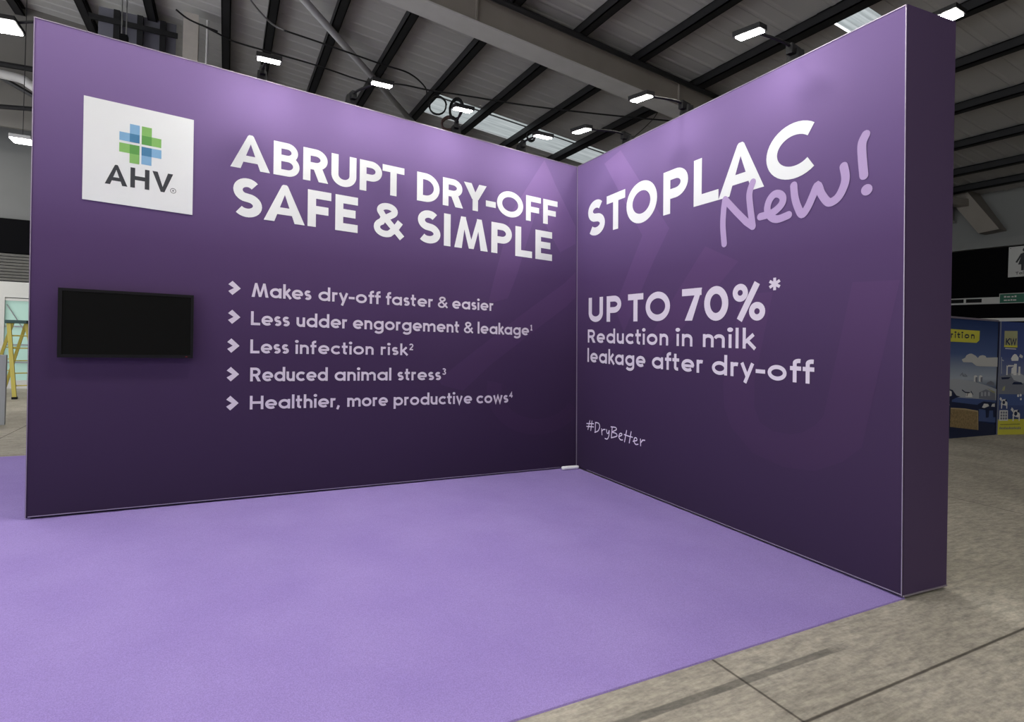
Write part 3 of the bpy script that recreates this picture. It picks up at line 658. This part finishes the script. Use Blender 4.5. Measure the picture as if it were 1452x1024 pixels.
# cables and coils
def cable(name, pts, r, m, label):
    bm = bmesh.new(); tube(bm, smooth_path(pts, 6), r, 6); return tag(link(name, bm, m, smooth=True), label, 'cable')
cable('cable', [(-4.66, 7.70, 8.06), (-4.39, 7.76, 8.0), (-4.02, 7.85, 7.94), (-3.44, 7.82, 7.89), (-2.31, 7.75, 7.80), (-1.18, 7.74, 7.69), (-.45, 7.3, 7.62), (.16, 7.16, 7.58), (.93, 6.85, 7.51), (2.44, 6.23, 7.36), (4.01, 5.41, 7.2), (5.46, 4.55, 7.05), (6.5, 4.0, 7.0)], .018, 'cable', 'long black cable slung under the purlins past the cable coils')
cable('cable', [(-3.95, 5.6, 8.1), (-3.78, 6.02, 7.98), (-3.4, 6.59, 7.94), (-3.11, 6.73, 7.91)], .020, 'cable_grey', 'pale grey cable end curving down near the top edge left of the tube')
cable('cable', [(-3.11, 6.73, 7.91), (-2.34, 6.7, 7.83), (-1.11, 6.71, 7.71), (-.42, 6.72, 7.66), (.1, 7.1, 7.6), (.3, 7.6, 7.58)], .018, 'cable', 'black cable running from the pale cable end to the coils')
cable('cable', [(4.95, 4.3, 7.2), (5.17, 4.82, 7.10), (5.49, 6.01, 7.05), (5.6, 6.6, 7.1)], .010, 'cable', 'thin black wire hanging above the corner end of the right wall')
cable('cable', [(-5.10, 7.3, 8.05), (-4.85, 7.45, 7.98), (-4.35, 7.55, 7.93)], .018, 'cable', 'short black cable tied in front of the beige column')
def coil(c, rx, rz, n, jit, r, m, label, tilt):
    bm = bmesh.new(); P = []
    ang = math.radians(tilt); ax = Vector((math.cos(yaw-PI/2), math.sin(yaw-PI/2), 0)); dp = Vector((math.cos(yaw), math.sin(yaw), 0))
    for i in range(n*16):
        a = 2*PI*i/16; k = 1+jit*math.sin(i*.37)
        x, z = rx*k*math.cos(a), rz*k*math.sin(a)
        P.append(Vector(c)+ax*(x*math.cos(ang)-z*math.sin(ang))+Vector((0, 0, 1))*(x*math.sin(ang)+z*math.cos(ang))+dp*(.05*math.sin(i*.21)))
    tube(bm, P, r, 6)
    return tag(link('cable_coil', bm, m, smooth=True), label, 'cable coil', 'cable coils hung from the roof')
coil((.53, 7.35, 7.33), .21, .22, 4, .10, .014, 'cable', 'large black cable coil, left of the hanging pair below the purlin', 10)
coil((1.00, 7.30, 7.32), .16, .25, 5, .16, .017, 'cable', 'tall black cable coil, right of the hanging pair', -8)
coil((.93, 7.55, 7.04), .19, .16, 6, .2, .018, 'coil_red', 'brownish cable bundle hanging lowest, between the two black coils', 25)
coil((3.38, 7.7, 7.22), .11, .12, 6, .2, .018, 'cable', 'small black cable coil in front of the long rooflight', 0)

# ------------------------------------------------------------------ arm floodlights clamped to the wall tops
def arm_lamp(base, head, along, label, tilt=-10, size=(.18, .10), depth=(0, 1, 0)):
    base, head, along = Vector(base), Vector(head), Vector(along).normalized(); dp = Vector(depth)
    o = thing('arm_floodlight', label, 'lamp', 'arm floodlights on the purple walls', loc=base)
    bm = bmesh.new(); side = along*.05
    zz = Vector((0, 0, 1))
    c = base+dp*.05
    hexa(bm, [c-side-dp*.035, c+side-dp*.035, c+side+dp*.045, c-side+dp*.045, c-side*.8-dp*.03+zz*.10, c+side*.8-dp*.03+zz*.10, c+side*.8+dp*.04+zz*.10, c-side*.8+dp*.04+zz*.10])
    bmesh.ops.recalc_face_normals(bm, faces=bm.faces[:]); part('clamp', bm, 'black', o)
    k0 = c+zz*.075; bm = bmesh.new(); tube(bm, smooth_path([k0, k0+(head-k0)*.25+zz*.05, head+zz*.035], 5), .012, 8); part('arm', bm, 'black', o, smooth=True)
    bm = bmesh.new(); d0 = (head-base); d0.z = 0; d0.normalize(); bd = d0*.08
    hexa(bm, [k0-side*.5-zz*.025-bd*.3, k0+side*.5-zz*.025-bd*.3, k0+side*.5-zz*.02+bd, k0-side*.5-zz*.02+bd, k0-side*.5+zz*.04-bd*.3, k0+side*.5+zz*.04-bd*.3, k0+side*.5+zz*.06+bd, k0-side*.5+zz*.06+bd])
    bmesh.ops.recalc_face_normals(bm, faces=bm.faces[:]); part('driver_box', bm, 'black', o)
    out = d0-along*d0.dot(along); out.normalize()
    t = math.radians(tilt); ax = out*math.cos(t)+zz*math.sin(t); nn = -out*math.sin(t)+zz*math.cos(t)   # tilted so that the face looks down and back at the wall
    def hb(l, w, z0, z1):
        bm = bmesh.new(); a = along*l/2; b = ax*w/2
        hexa(bm, [head-a-b+nn*z0, head+a-b+nn*z0, head+a+b+nn*z0, head-a+b+nn*z0, head-a-b+nn*z1, head+a-b+nn*z1, head+a+b+nn*z1, head-a+b+nn*z1])
        bmesh.ops.recalc_face_normals(bm, faces=bm.faces[:]); return bm
    h = part('lamp_head', hb(size[0]+.03, size[1]+.03, .006, .045), 'black', o)
    part('diffuser', hb(size[0], size[1], -.004, .0055), 'lamp', h)
    return o
def topL(u): return wpt('L', u, 4.0)
def topR(u): return wpt('R', u, 4.0)
arm_lamp((-3.78, -.02, 4.06), (-3.75, -.50, 4.05), (1, 0, 0), 'lit arm floodlight on the left wall, farthest from the corner')
arm_lamp((-2.93, .00, 4.02), (-2.74, -.52, 4.06), (1, 0, 0), 'lit arm floodlight on the left wall in front of the grey diagonal tube')
arm_lamp((-1.73, .04, 3.96), (-1.86, -.44, 4.03), (1, 0, 0), 'lit arm floodlight on the left wall beside the large cable coils')
arm_lamp((-.87, .06, 3.91), (-.87, -.42, 3.94), (1, 0, 0), 'lit arm floodlight on the left wall nearest the corner, before the rooflight')
arm_lamp((-.05, -.85, 3.89), (-.63, -.85, 3.92), (-.28, 1, 0), 'lit arm floodlight on the right wall nearest the corner', depth=(1, 0, 0))
arm_lamp((-.04, -1.75, 3.92), (-.56, -1.75, 3.96), (-.28, 1, 0), 'lit arm floodlight in the middle of the right wall, before the rafter', depth=(1, 0, 0))
arm_lamp((-.03, -2.94, 3.95), (-.51, -2.94, 4.03), (-.28, 1, 0), 'large lit arm floodlight on the right wall, nearest the camera side', depth=(1, 0, 0))

arm_lamp((.45, -3.52, 3.98), (1.0, -3.52, 4.30), (0, 1, 0), 'lit arm floodlight on the outer side of the right wall, above its plain end', tilt=-4, size=(.20, .13), depth=(-1, 0, 0))
arm_lamp((-5.50, .25, 4.15), (-5.80, .40, 4.21), (0, 1, 0), 'lit arm floodlight at the outer left end of the left wall', tilt=-4, size=(.26, .15), depth=(1, 0, 0))

# ------------------------------------------------------------------ hall floodlights: one in view, the rest added for fill
def hall_lamp(x, y, z, label, w=.40, l=.30):
    o = thing('hall_floodlight', label, 'lamp', 'twin hall floodlights', loc=(x, y, z))
    part('housing', bbox((x-w/2, y-l/2, z+.02), (x+w/2, y+l/2, z+.10), .01), 'tube', o)
    for s in (-1, 1): part('diffuser', bbox((x+s*w*.25-w*.22, y-l*.45, z), (x+s*w*.25+w*.22, y+l*.45, z+.019)), 'hall_lamp', o)
    bm = bmesh.new(); tube(bm, [(x, y, z+.10), (x, y, RZ(x)-.03)], .007, 6); part('hanger', bm, 'purlin', o)
hall_lamp(-7.88, 9.0, 5.36, 'twin white floodlight hanging beyond the left end of the purple wall', .36, .40)
for x, y in ((-8, -1.8), (-3.2, -1.9), (1.2, -1.9), (-8, -6.5), (-3, -6.8), (-3, -11.5), (-10.8, 6.0), (-11.2, 9.5), (-8, -11.5)):  # unseen lamps, added to lift the general light on stand and floor
    hall_lamp(x, y, 6.3, 'unseen twin hall floodlight added to fill the hall with light', .9, .55)
hall_lamp(10.2, -3.6, 5.2, 'small unseen twin floodlight added to brighten the blue banner walls', .5, .34)  # unseen lamp added to brighten the blue panels

# ------------------------------------------------------------------ far left: glazed door, shutter, stepladder
tag(link('trim_1', bbox((-11.5, 11.62, 3.30), (-7.4, 11.80, 4.12)), 'black_drape'), 'black fascia band on the back hall wall', 'fascia', kind='structure')
SH = thing('roller_shutter', 'grey slatted roller shutter above the glazed door, far left', 'shutter', loc=(-9.0, 11.7, 2.62))
bm = bmesh.new()
for i in range(9):
    z = 2.63+i*.074
    hexa(bm, [Vector(p) for p in ((-10.8, 11.70, z), (-7.5, 11.70, z), (-7.5, 11.78, z), (-10.8, 11.78, z), (-10.8, 11.66, z+.052), (-7.5, 11.66, z+.052), (-7.5, 11.78, z+.066), (-10.8, 11.78, z+.066))])
part('slats', bm, 'shutter', SH)
part('guide_rail', bbox((-10.9, 11.64, 2.2), (-10.8, 11.79, 3.29)), 'white_paint', SH)
DR = link('door_1', bbox((-9.42, 11.70, 2.22), (-7.9, 11.79, 2.60)), 'white_paint'); tag(DR, 'white framed glazed door', 'door', kind='structure')
bm = bmesh.new()
for lo, hi in (((-9.42, 11.66, 0), (-9.34, 11.78, 2.22)), ((-8.90, 11.66, 0), (-8.81, 11.78, 2.22)), ((-8.04, 11.66, 0), (-7.96, 11.78, 2.22)), ((-8.81, 11.67, .0), (-8.04, 11.78, .20)), ((-8.81, 11.68, 2.14), (-8.04, 11.78, 2.2)), ((-9.34, 11.67, 0), (-8.9, 11.78, .2))): box(bm, lo, hi)
link('frame', bm, 'white_paint', DR)
m = mat('daylit_green_glass', (.30, .45, .40, 1), .2); M['daylit'] = m
m.node_tree.nodes['Principled BSDF'].inputs['Emission Color'].default_value = (.42, .66, .57, 1); m.node_tree.nodes['Principled BSDF'].inputs['Emission Strength'].default_value = .30
link('pane', bbox((-8.81, 11.73, .20), (-8.04, 11.75, 2.14)), 'daylit', DR)
link('pane', bbox((-9.34, 11.73, .20), (-8.90, 11.75, 2.22)), 'daylit', DR)
bm = bmesh.new()
for z in (.62, 1.05, 1.50): box(bm, (-8.81, 11.69, z), (-8.04, 11.72, z+.035))
box(bm, (-8.26, 11.69, .2), (-8.23, 11.72, 2.14)); tube(bm, [(-8.78, 11.70, 2.05), (-8.45, 11.70, 1.45)], .012, 6); tube(bm, [(-8.12, 11.70, 2.05), (-8.42, 11.70, 1.5)], .010, 6)
link('glazing_bars', bm, 'panelgrey', DR)
LD = thing('stepladder', 'yellow stepladder with dark green top beside the left wall end', 'ladder', loc=(-8.0, 9.5, 0))
def rail(a, b, w=.035):
    bm = bmesh.new(); a, b = Vector(a), Vector(b)
    hexa(bm, [p+Vector((x*w, y*w*.6, 0)) for p in (b, a) for x, y in ((-1, -1), (1, -1), (1, 1), (-1, 1))]); bmesh.ops.recalc_face_normals(bm, faces=bm.faces[:]); return bm
F = (((-8.10, 9.33, 1.60), (-7.95, 9.25, .02)), ((-7.84, 9.43, 1.60), (-7.52, 9.40, .02)))
Rr = (((-8.09, 9.52, 1.60), (-8.72, 10.40, .02)), ((-7.88, 9.58, 1.60), (-8.46, 10.45, .02)))
for a, b in F: part('front_rail', rail(a, b), 'yellow', LD)
for a, b in Rr: part('rear_rail', rail(a, b, .028), 'yellow', LD)
for i in range(1, 6):
    t = i/6; a = Vector(F[0][0]).lerp(Vector(F[0][1]), t); b = Vector(F[1][0]).lerp(Vector(F[1][1]), t)
    bm = bmesh.new(); tube(bm, [a, b], .014, 6); part('tread', bm, 'yellow', LD)
    if i < 5:
        a = Vector(Rr[0][0]).lerp(Vector(Rr[0][1]), t); b = Vector(Rr[1][0]).lerp(Vector(Rr[1][1]), t); bm = bmesh.new(); tube(bm, [a, b], .012, 6); part('rear_brace', bm, 'yellow', LD)
part('top_cap', bbox((-8.16, 9.27, 1.60), (-7.79, 9.64, 1.67), .012), 'teal', LD)
for a, b in F+Rr: part('foot', bbox((b[0]-.045, b[1]-.03, 0), (b[0]+.045, b[1]+.03, .05)), 'black', LD)
GB = thing('display_board', 'plain grey upright board standing at the far left edge', 'board', loc=(-7.6, 5.35, 0))
part('panel', bbox((-8.6, 5.30, .03), (-7.045, 5.35, 1.12), .006), 'panelgrey', GB)
for x in (-8.3, -7.35): part('foot', bbox((x-.04, 5.12, 0), (x+.04, 5.53, .03)), 'panelgrey', GB)

# small white rod in the corner
CR = thing('cable_cover', 'short white plastic cover lying on the carpet in the corner of the walls', 'cable cover', loc=(-.08, -.02, .008))
bm = bmesh.new(); tube(bm, [(-.215, -.035, .033), (-.20, -.035, .034), (.0, -.04, .034), (.022, -.04, .033), (.034, -.04, .031)], [.020, .024, .024, .020, .008], 12)
part('cover', bm, 'rod', CR, smooth=True)

# ------------------------------------------------------------------ far right: hall wall details, signs, blue stand
def plane(key, A, B):
    A, B = Vector(A), Vector(B); WL[key] = (B-A).length; WG[key] = [A, B, A+Vector((0, 0, 4)), B+Vector((0, 0, 4))]; WN[key] = (B-A).cross(Vector((0, 0, 1))).normalized()
def pslab(w, u0, v0, u1, v1, o0, o1): return slab(w, u0, v0, u1, v1, o0, o1)
plane('S', (15.70, 4, 0), (15.70, -4, 0))
tag(link('trim_2', bbox((15.72, -12, 2.0), (15.98, 11.7, 4.70)), 'black_drape'), 'black fascia band on the right hall wall', 'fascia', kind='structure')
tag(link('trim_3', bbox((15.55, -12, 4.70), (15.99, 11.7, 4.94)), 'wallgrey'), 'grey ledge above the black band', 'ledge', kind='structure')
HC = thing('roof_haunch', 'beige sloping steel column bracket on the right hall wall beside the purple end', 'column', loc=(15.8, 2.8, 5))
bm = bmesh.new()
for y0, y1 in ((2.95, 3.02),):
    hexa(bm, [Vector(p) for p in ((15.55, 2.05, 5.20), (15.99, 2.05, 5.20), (15.99, 2.55, 5.15), (15.55, 2.55, 5.15), (15.20, 2.75, 6.42), (15.99, 2.75, 6.42), (15.99, 3.30, 6.42), (15.20, 3.30, 6.42))])
part('bracket', bm, 'web', HC)
bm = bmesh.new(); hexa(bm, [Vector((x, y, z)) for z, o in ((5.95, 0), (6.15, 0)) for x, y in ((13.0, 3.2), (15.3, 2.7), (15.3, 2.95), (13.0, 3.5))]); part('strut', bm, 'web', HC)
TS = thing('toilet_sign', 'white sign with black woman symbol on the black band, upper right edge', 'sign', loc=(15.7, 1.65, 4.2))
part('plate', pslab('S', 2.13, 3.82, 2.82, 4.67, 0, .012), 'white_paint', TS)
cx = 2.50
Q = disc(cx, 4.56, .06)+[[(cx-.06, 4.48), (cx+.06, 4.48), (cx+.15, 4.16), (cx-.15, 4.16)], [(cx-.08, 4.17), (cx-.015, 4.17), (cx-.015, 3.99), (cx-.08, 3.99)], [(cx+.015, 4.17), (cx+.08, 4.17), (cx+.08, 3.99), (cx+.015, 3.99)]]
Q += stroke([(cx-.07, 4.46), (cx-.19, 4.22)], .045)+stroke([(cx+.07, 4.46), (cx+.19, 4.22)], .045)
part('woman_symbol', flat('S', Q, .014), 'ink', TS)
part('lettering', words('S', [('Toilets', 2.30, 3.88, 2.70, 3.90, .075, .075)], .2, .1, .014), 'ink', TS)
part('screw', flat('S', disc(2.17, 4.63, .012), .014), 'ink', TS)
GS = thing('exit_sign', 'green sign with two lines of white lettering at the right edge, under the toilet sign', 'sign', loc=(15.7, 1.7, 3.2))
M['signgreen'] = mat('sign_green', (.015, .14, .085, 1), .4)
part('plate', pslab('S', 1.97, 3.08, 2.75, 3.36, .05, .062), 'white_paint', GS)
part('face', pslab('S', 1.985, 3.095, 2.735, 3.345, .062, .065), 'signgreen', GS)
Q = [[(a, b), (c, b), (c, d), (a, d)] for a, b, c, d in ((2.08, 3.245, 2.13, 3.29), (2.15, 3.245, 2.22, 3.28), (2.25, 3.245, 2.30, 3.28), (2.32, 3.245, 2.36, 3.295), (2.08, 3.15, 2.15, 3.185), (2.165, 3.15, 2.22, 3.185), (2.235, 3.15, 2.27, 3.195), (2.285, 3.15, 2.36, 3.185))]
part('lettering', flat('S', Q, .066), 'white_paint', GS)
TK = thing('trunking_rail', 'pale wall trunking with dark slots running left from the green sign', 'trunking', loc=(15.7, 2.5, 3.2))
part('rail', pslab('S', -2, 3.08, 1.96, 3.27, .0, .05), 'white_paint', TK)
part('slot', pslab('S', .62, 3.13, 1.10, 3.24, .050, .052), 'black', TK)
part('slot', pslab('S', 1.16, 3.13, 1.55, 3.24, .050, .052), 'black', TK)
LG = thing('lighting_rail', 'thin pale rail above the blue illustrated stand', 'rail', loc=(13, 1, 2.4))
part('bar', bbox((13.0, -8, 2.45), (13.06, 6, 2.53)), 'white_paint', LG)
for y in (-7, 5.5): part('upright', bbox((13.0, y, 0), (13.06, y+.06, 2.45)), 'white_paint', LG)

plane('K1', (8.34, -.24, 0), (10.0, -.28, 0)); plane('K2', (10.01, -.28, 0), (10.78, -.45, 0))
KST = [(0, (.010, .018, .062)), (.9, (.018, .035, .12)), (1.14, (.30, .34, .40)), (1.62, (.055, .085, .20)), (2.3, (.008, .022, .085))]
M['kwsky'] = printed('printed_blue_sky', KST, 1.55)
M['kwsky2'] = printed('printed_blue_panel', [(0, (.03, .05, .14)), (.6, (.045, .065, .17)), (1.15, (.14, .16, .25)), (1.6, (.05, .07, .19)), (2.3, (.022, .038, .13))], 1.5)
for n, c in (('kwpale', (.30, .32, .36, 1)), ('kwcloud', (.42, .42, .42, 1)), ('kwwhite', (.58, .60, .64, 1)), ('kwyellow', (.46, .44, .05, 1)), ('kwnavy', (.006, .012, .045, 1)), ('kwmid', (.045, .075, .20, 1)), ('kwgrey', (.14, .15, .19, 1)), ('kwolive', (.27, .27, .15, 1)), ('kwstraw', (.22, .155, .075, 1)), ('kwstrawedge', (.36, .29, .17, 1))):
    M[n] = mat(n, tuple(min(.8, v*1.5) for v in c[:3])+(1,), .6, noise=(.85 if n == 'kwstraw' else 0), nscale=24)
KS = thing('banner_wall', 'blue exhibition panel printed with clouds, hills and a straw bale', 'banner wall', 'blue farm-picture panels', loc=(9.2, -.26, 0))
part('board', pslab('K1', -1.3, 0, 1.640, 2.30, -.04, 0), 'kwsky', KS)
part('top_rail', pslab('K1', -1.3, 2.30, 1.640, 2.335, -.04, .01), 'alu', KS)
part('name_badge', flat('K1', [[(-.95, 2.09), (.945, 2.09), (.945, 1.905), (.845, 1.85), (-.95, 1.85)]], .004), 'kwyellow', KS)
part('lettering', words('K1', [('nutrition', -.60, 1.92, .775, 1.93, .115, .115)], .22, .14, .006), 'kwnavy', KS)
part('cloud', flat('K1', [[(.342, 1.516), (.394, 1.463), (.71, 1.46), (.90, 1.50), (.902, 1.557), (.825, 1.597), (.68, 1.635), (.60, 1.631), (.50, 1.60), (.46, 1.551)]], .004), 'kwcloud', KS)
part('cloud', flat('K1', [[(.71, 1.46), (.863, 1.396), (1.0, 1.388), (1.65, 1.385), (1.65, 1.573), (1.541, 1.573), (1.23, 1.562), (1.18, 1.60), (1.075, 1.612), (.97, 1.595), (.902, 1.545)]], .0045), 'kwcloud', KS)
part('hill', flat('K1', [[(-1.3, 1.10), (-1.3, .70), (1.65, .70), (1.65, .93), (1.268, 1.008), (.759, 1.092), (.176, 1.145), (-.079, 1.13)]], .003), 'kwpale', KS)
part('field', flat('K1', [[(-1.3, .74), (-1.3, .40), (1.65, .30), (1.65, .70), (.98, .743), (.08, .791)]], .0035), 'kwmid', KS)
part('field', flat('K1', [[(-1.3, .62), (-1.3, .0), (1.65, .0), (1.65, .20), (1.04, .30), (1.0, .62), (.09, .70)]], .0038), 'kwnavy', KS)
part('field', flat('K1', [[(1.02, .40), (1.02, .30), (1.65, .25), (1.65, .38)]], .0042), 'kwmid', KS)
for x in (.79, .975): part('silo', flat('K1', [[(x, 1.09), (x+.12, 1.07), (x+.12, 1.19), (x+.09, 1.21), (x+.03, 1.21), (x, 1.19)]], .005), 'kwwhite', KS)
for x in (.85, 1.035): part('silo_shade', flat('K1', [[(x, 1.085), (x+.07, 1.06), (x+.07, 1.18), (x, 1.17)]], .0055), 'kwgrey', KS)
part('barn', flat('K1', [[(1.25, 1.03), (1.55, 1.0), (1.55, 1.06), (1.42, 1.10), (1.30, 1.07)]], .005), 'kwgrey', KS)
part('field', flat('K1', [[(1.297, .952), (1.60, .875), (1.60, .85), (1.50, .86)]], .005), 'kwolive', KS)
part('field', flat('K1', [[(1.0, .87), (1.25, .93), (1.60, .84), (1.62, .70), (1.0, .75)]], .0045), 'kwgrey', KS)
Q = []
for x in (1.07, 1.19, 1.33): Q += [[(x, .80), (x+.07, .79), (x+.07, .86), (x+.035, .89), (x, .87)]]
part('house', flat('K1', Q, .0055), 'kwpale', KS)
part('cow', flat('K1', [[(.84, .53), (.98, .64), (1.17, .69), (1.45, .67), (1.65, .65), (1.65, .36), (1.56, .36), (1.54, .50), (1.40, .50), (1.38, .36), (1.28, .36), (1.26, .52), (1.06, .54)]], .006), 'kwnavy', KS)
part('cow_spots', flat('K1', [[(1.12, .57), (1.20, .555), (1.386, .59), (1.345, .635), (1.19, .645)], [(1.46, .58), (1.60, .57), (1.60, .64), (1.50, .63)]], .007), 'kwwhite', KS)
part('cow', flat('K1', [[(-.10, .42), (-.10, .95), (.06, .93), (.20, .82), (.34, .80), (.2, .78), (.05, .74), (.05, .42)]], .006), 'kwnavy', KS)
part('cow_spots', flat('K1', [[(-.10, .80), (.04, .82), (.03, .90), (-.04, .92)], [(-.10, .64), (-.02, .64), (-.05, .72)]], .007), 'kwwhite', KS)
part('small_cow', flat('K1', stroke([(.38, .93), (.50, .88), (.66, .87)], .02)+stroke([(.60, .87), (.56, .80)], .02)+stroke([(.70, .90), (.78, .83)], .02), .006), 'kwnavy', KS)
part('small_cow', flat('K1', [[(.52, .79), (.76, .78), (.74, .86), (.56, .86)]], .0055), 'kwwhite', KS)
part('small_tractor', flat('K1', stroke([(.30, 1.20), (.38, 1.26), (.40, 1.20), (.55, 1.19), (.46, 1.24)], .015), .006), 'kwgrey', KS)
bm = flat('K1', [[(.013, .225), (1.0, .125), (.972, .497), (.013, .582)]], .008); part('straw_bale', bm, 'kwstraw', KS)
part('bale_edge', flat('K1', stroke([(.013, .58), (.50, .552), (.972, .497)], .025)+stroke([(.972, .497), (1.0, .125)], .02), .009), 'kwstrawedge', KS)
K2 = thing('banner_wall', 'narrow blue exhibition panel with yellow foot and square badge at the right edge', 'banner wall', 'blue farm-picture panels', loc=(10.5, -.4, 0))
part('board', pslab('K2', .03, 0, 1.5, 2.31, -.04, 0), 'kwsky2', K2)
part('edge_strip', pslab('K2', .03, 0, .055, 2.31, 0, .006), 'kwgrey', K2)
part('corner_gap', pslab('K2', -.005, 0, .029, 2.31, -.05, -.012), 'gap', K2)
part('badge', flat('K2', [[(.15, 1.79), (.515, 1.79), (.505, 2.13), (.15, 2.12)]], .004), 'kwolive', K2)
part('badge_foot', flat('K2', [[(.15, 1.79), (.515, 1.79), (.515, 1.83), (.15, 1.83)]], .0045), 'kwyellow', K2)
part('badge_lettering', words('K2', [('K', .185, 1.835, .310, 1.838, .135, .135), ('W', .305, 1.838, .485, 1.842, .135, .135)], .2, .04, .006), 'kwnavy', K2)
part('strapline', flat('K2', [[(.18, 1.755), (.48, 1.75), (.48, 1.765), (.18, 1.77)]], .004), 'kwwhite', K2)
part('cloud', flat('K2', [[(.35, 1.562), (.371, 1.513), (.551, 1.517), (.56, 1.58), (.50, 1.645), (.449, 1.657), (.40, 1.63)]], .004), 'kwwhite', K2)
part('cloud', flat('K2', [[(.57, 1.60), (.66, 1.57), (.68, 1.62), (.60, 1.66)]], .004), 'kwcloud', K2)
part('hill', flat('K2', [[(.02, 1.18), (.225, 1.22), (.45, 1.30), (.75, 1.22), (1.5, 1.25), (1.5, .80), (.02, .82)]], .003), 'kwgrey', K2)
part('hill', flat('K2', [[(.35, 1.24), (.60, 1.27), (.76, 1.20), (1.5, 1.2), (1.5, 1.05), (.7, 1.06), (.45, 1.12)]], .0035), 'kwpale', K2)
part('mast', flat('K2', stroke([(.09, 1.585), (.105, 1.245)], .018)+stroke([(.09, 1.53), (.155, 1.51)], .02), .005), 'kwpale', K2)
part('feed_mill', flat('K2', [[(.235, 1.22), (.27, 1.22), (.27, 1.40), (.235, 1.42)], [(.27, 1.39), (.44, 1.40), (.44, 1.425), (.27, 1.425)], [(.37, 1.25), (.44, 1.25), (.44, 1.40), (.37, 1.36)], [(.43, 1.22), (.515, 1.22), (.515, 1.455), (.44, 1.455)], [(.56, 1.22), (.62, 1.22), (.615, 1.40), (.565, 1.40)]], .005), 'kwwhite', K2)
part('barn', flat('K2', [[(.10, 1.17), (.36, 1.18), (.30, 1.14), (.12, 1.13)], [(.40, 1.03), (.70, 1.03), (.66, 1.08), (.45, 1.08)]], .005), 'kwnavy', K2)
part('field', flat('K2', [[(.02, .83), (1.5, .82), (1.5, .60), (.02, .60)]], .0034), 'kwmid', K2)
part('leaf', flat('K2', [[(.13, .90), (.20, .90), (.22, 1.0), (.16, .97)]], .005), 'kwolive', K2)
part('yellow_foot', flat('K2', [[(.05, .0), (1.5, .0), (1.5, .325), (.05, .312)]], .004), 'kwyellow', K2)
part('rule_line', flat('K2', [[(.12, .20), (.66, .21), (.66, .22), (.12, .21)]], .005), 'kwnavy', K2)
Q = []
for i in range(14): x = .10+i*.043; Q += [[(x, .11), (x+.030, .11), (x+.032, .145+.02*(i % 3 == 0)), (x+.004, .15)]]
part('lettering', flat('K2', Q, .005), 'kwgrey', K2)
part('window_drawing', flat('K2', [[(.085, .285), (.325, .285), (.315, .50), (.085, .50)]], .005), 'kwwhite', K2)
part('window_panes', flat('K2', [[(.115+.065*i, .31+.06*j), (.165+.065*i, .31+.06*j), (.165+.065*i, .355+.06*j), (.115+.065*i, .355+.06*j)] for i in range(3) for j in range(3)], .006), 'kwgrey', K2)
for bx, by, s in ((.54, .43, 1.0), (.20, .66, .85)):
    part('cow', flat('K2', [[(bx-.10*s, by-.04*s), (bx-.06*s, by+.07*s), (bx+.05*s, by+.08*s), (bx+.11*s, by-.02*s), (bx+.06*s, by-.08*s)], [(bx-.09*s, by-.15*s), (bx-.06*s, by-.15*s), (bx-.05*s, by-.03*s), (bx-.09*s, by-.03*s)], [(bx+.08*s, by-.15*s), (bx+.11*s, by-.15*s), (bx+.11*s, by), (bx+.07*s, by)], [(bx-.15*s, by+.08*s), (bx-.08*s, by+.02*s), (bx-.07*s, by+.09*s), (bx-.12*s, by+.13*s)]], .006), 'kwwhite', K2)
    part('cow_spots', flat('K2', disc(bx-.01*s, by, .045*s, 10)+disc(bx+.06*s, by+.05*s, .03*s, 8), .007), 'kwnavy', K2)
part('cow_spots', flat('K2', disc(.58, .80, .03, 8)+disc(.65, .81, .03, 8)+disc(.66, .73, .025, 8), .006), 'kwwhite', K2)
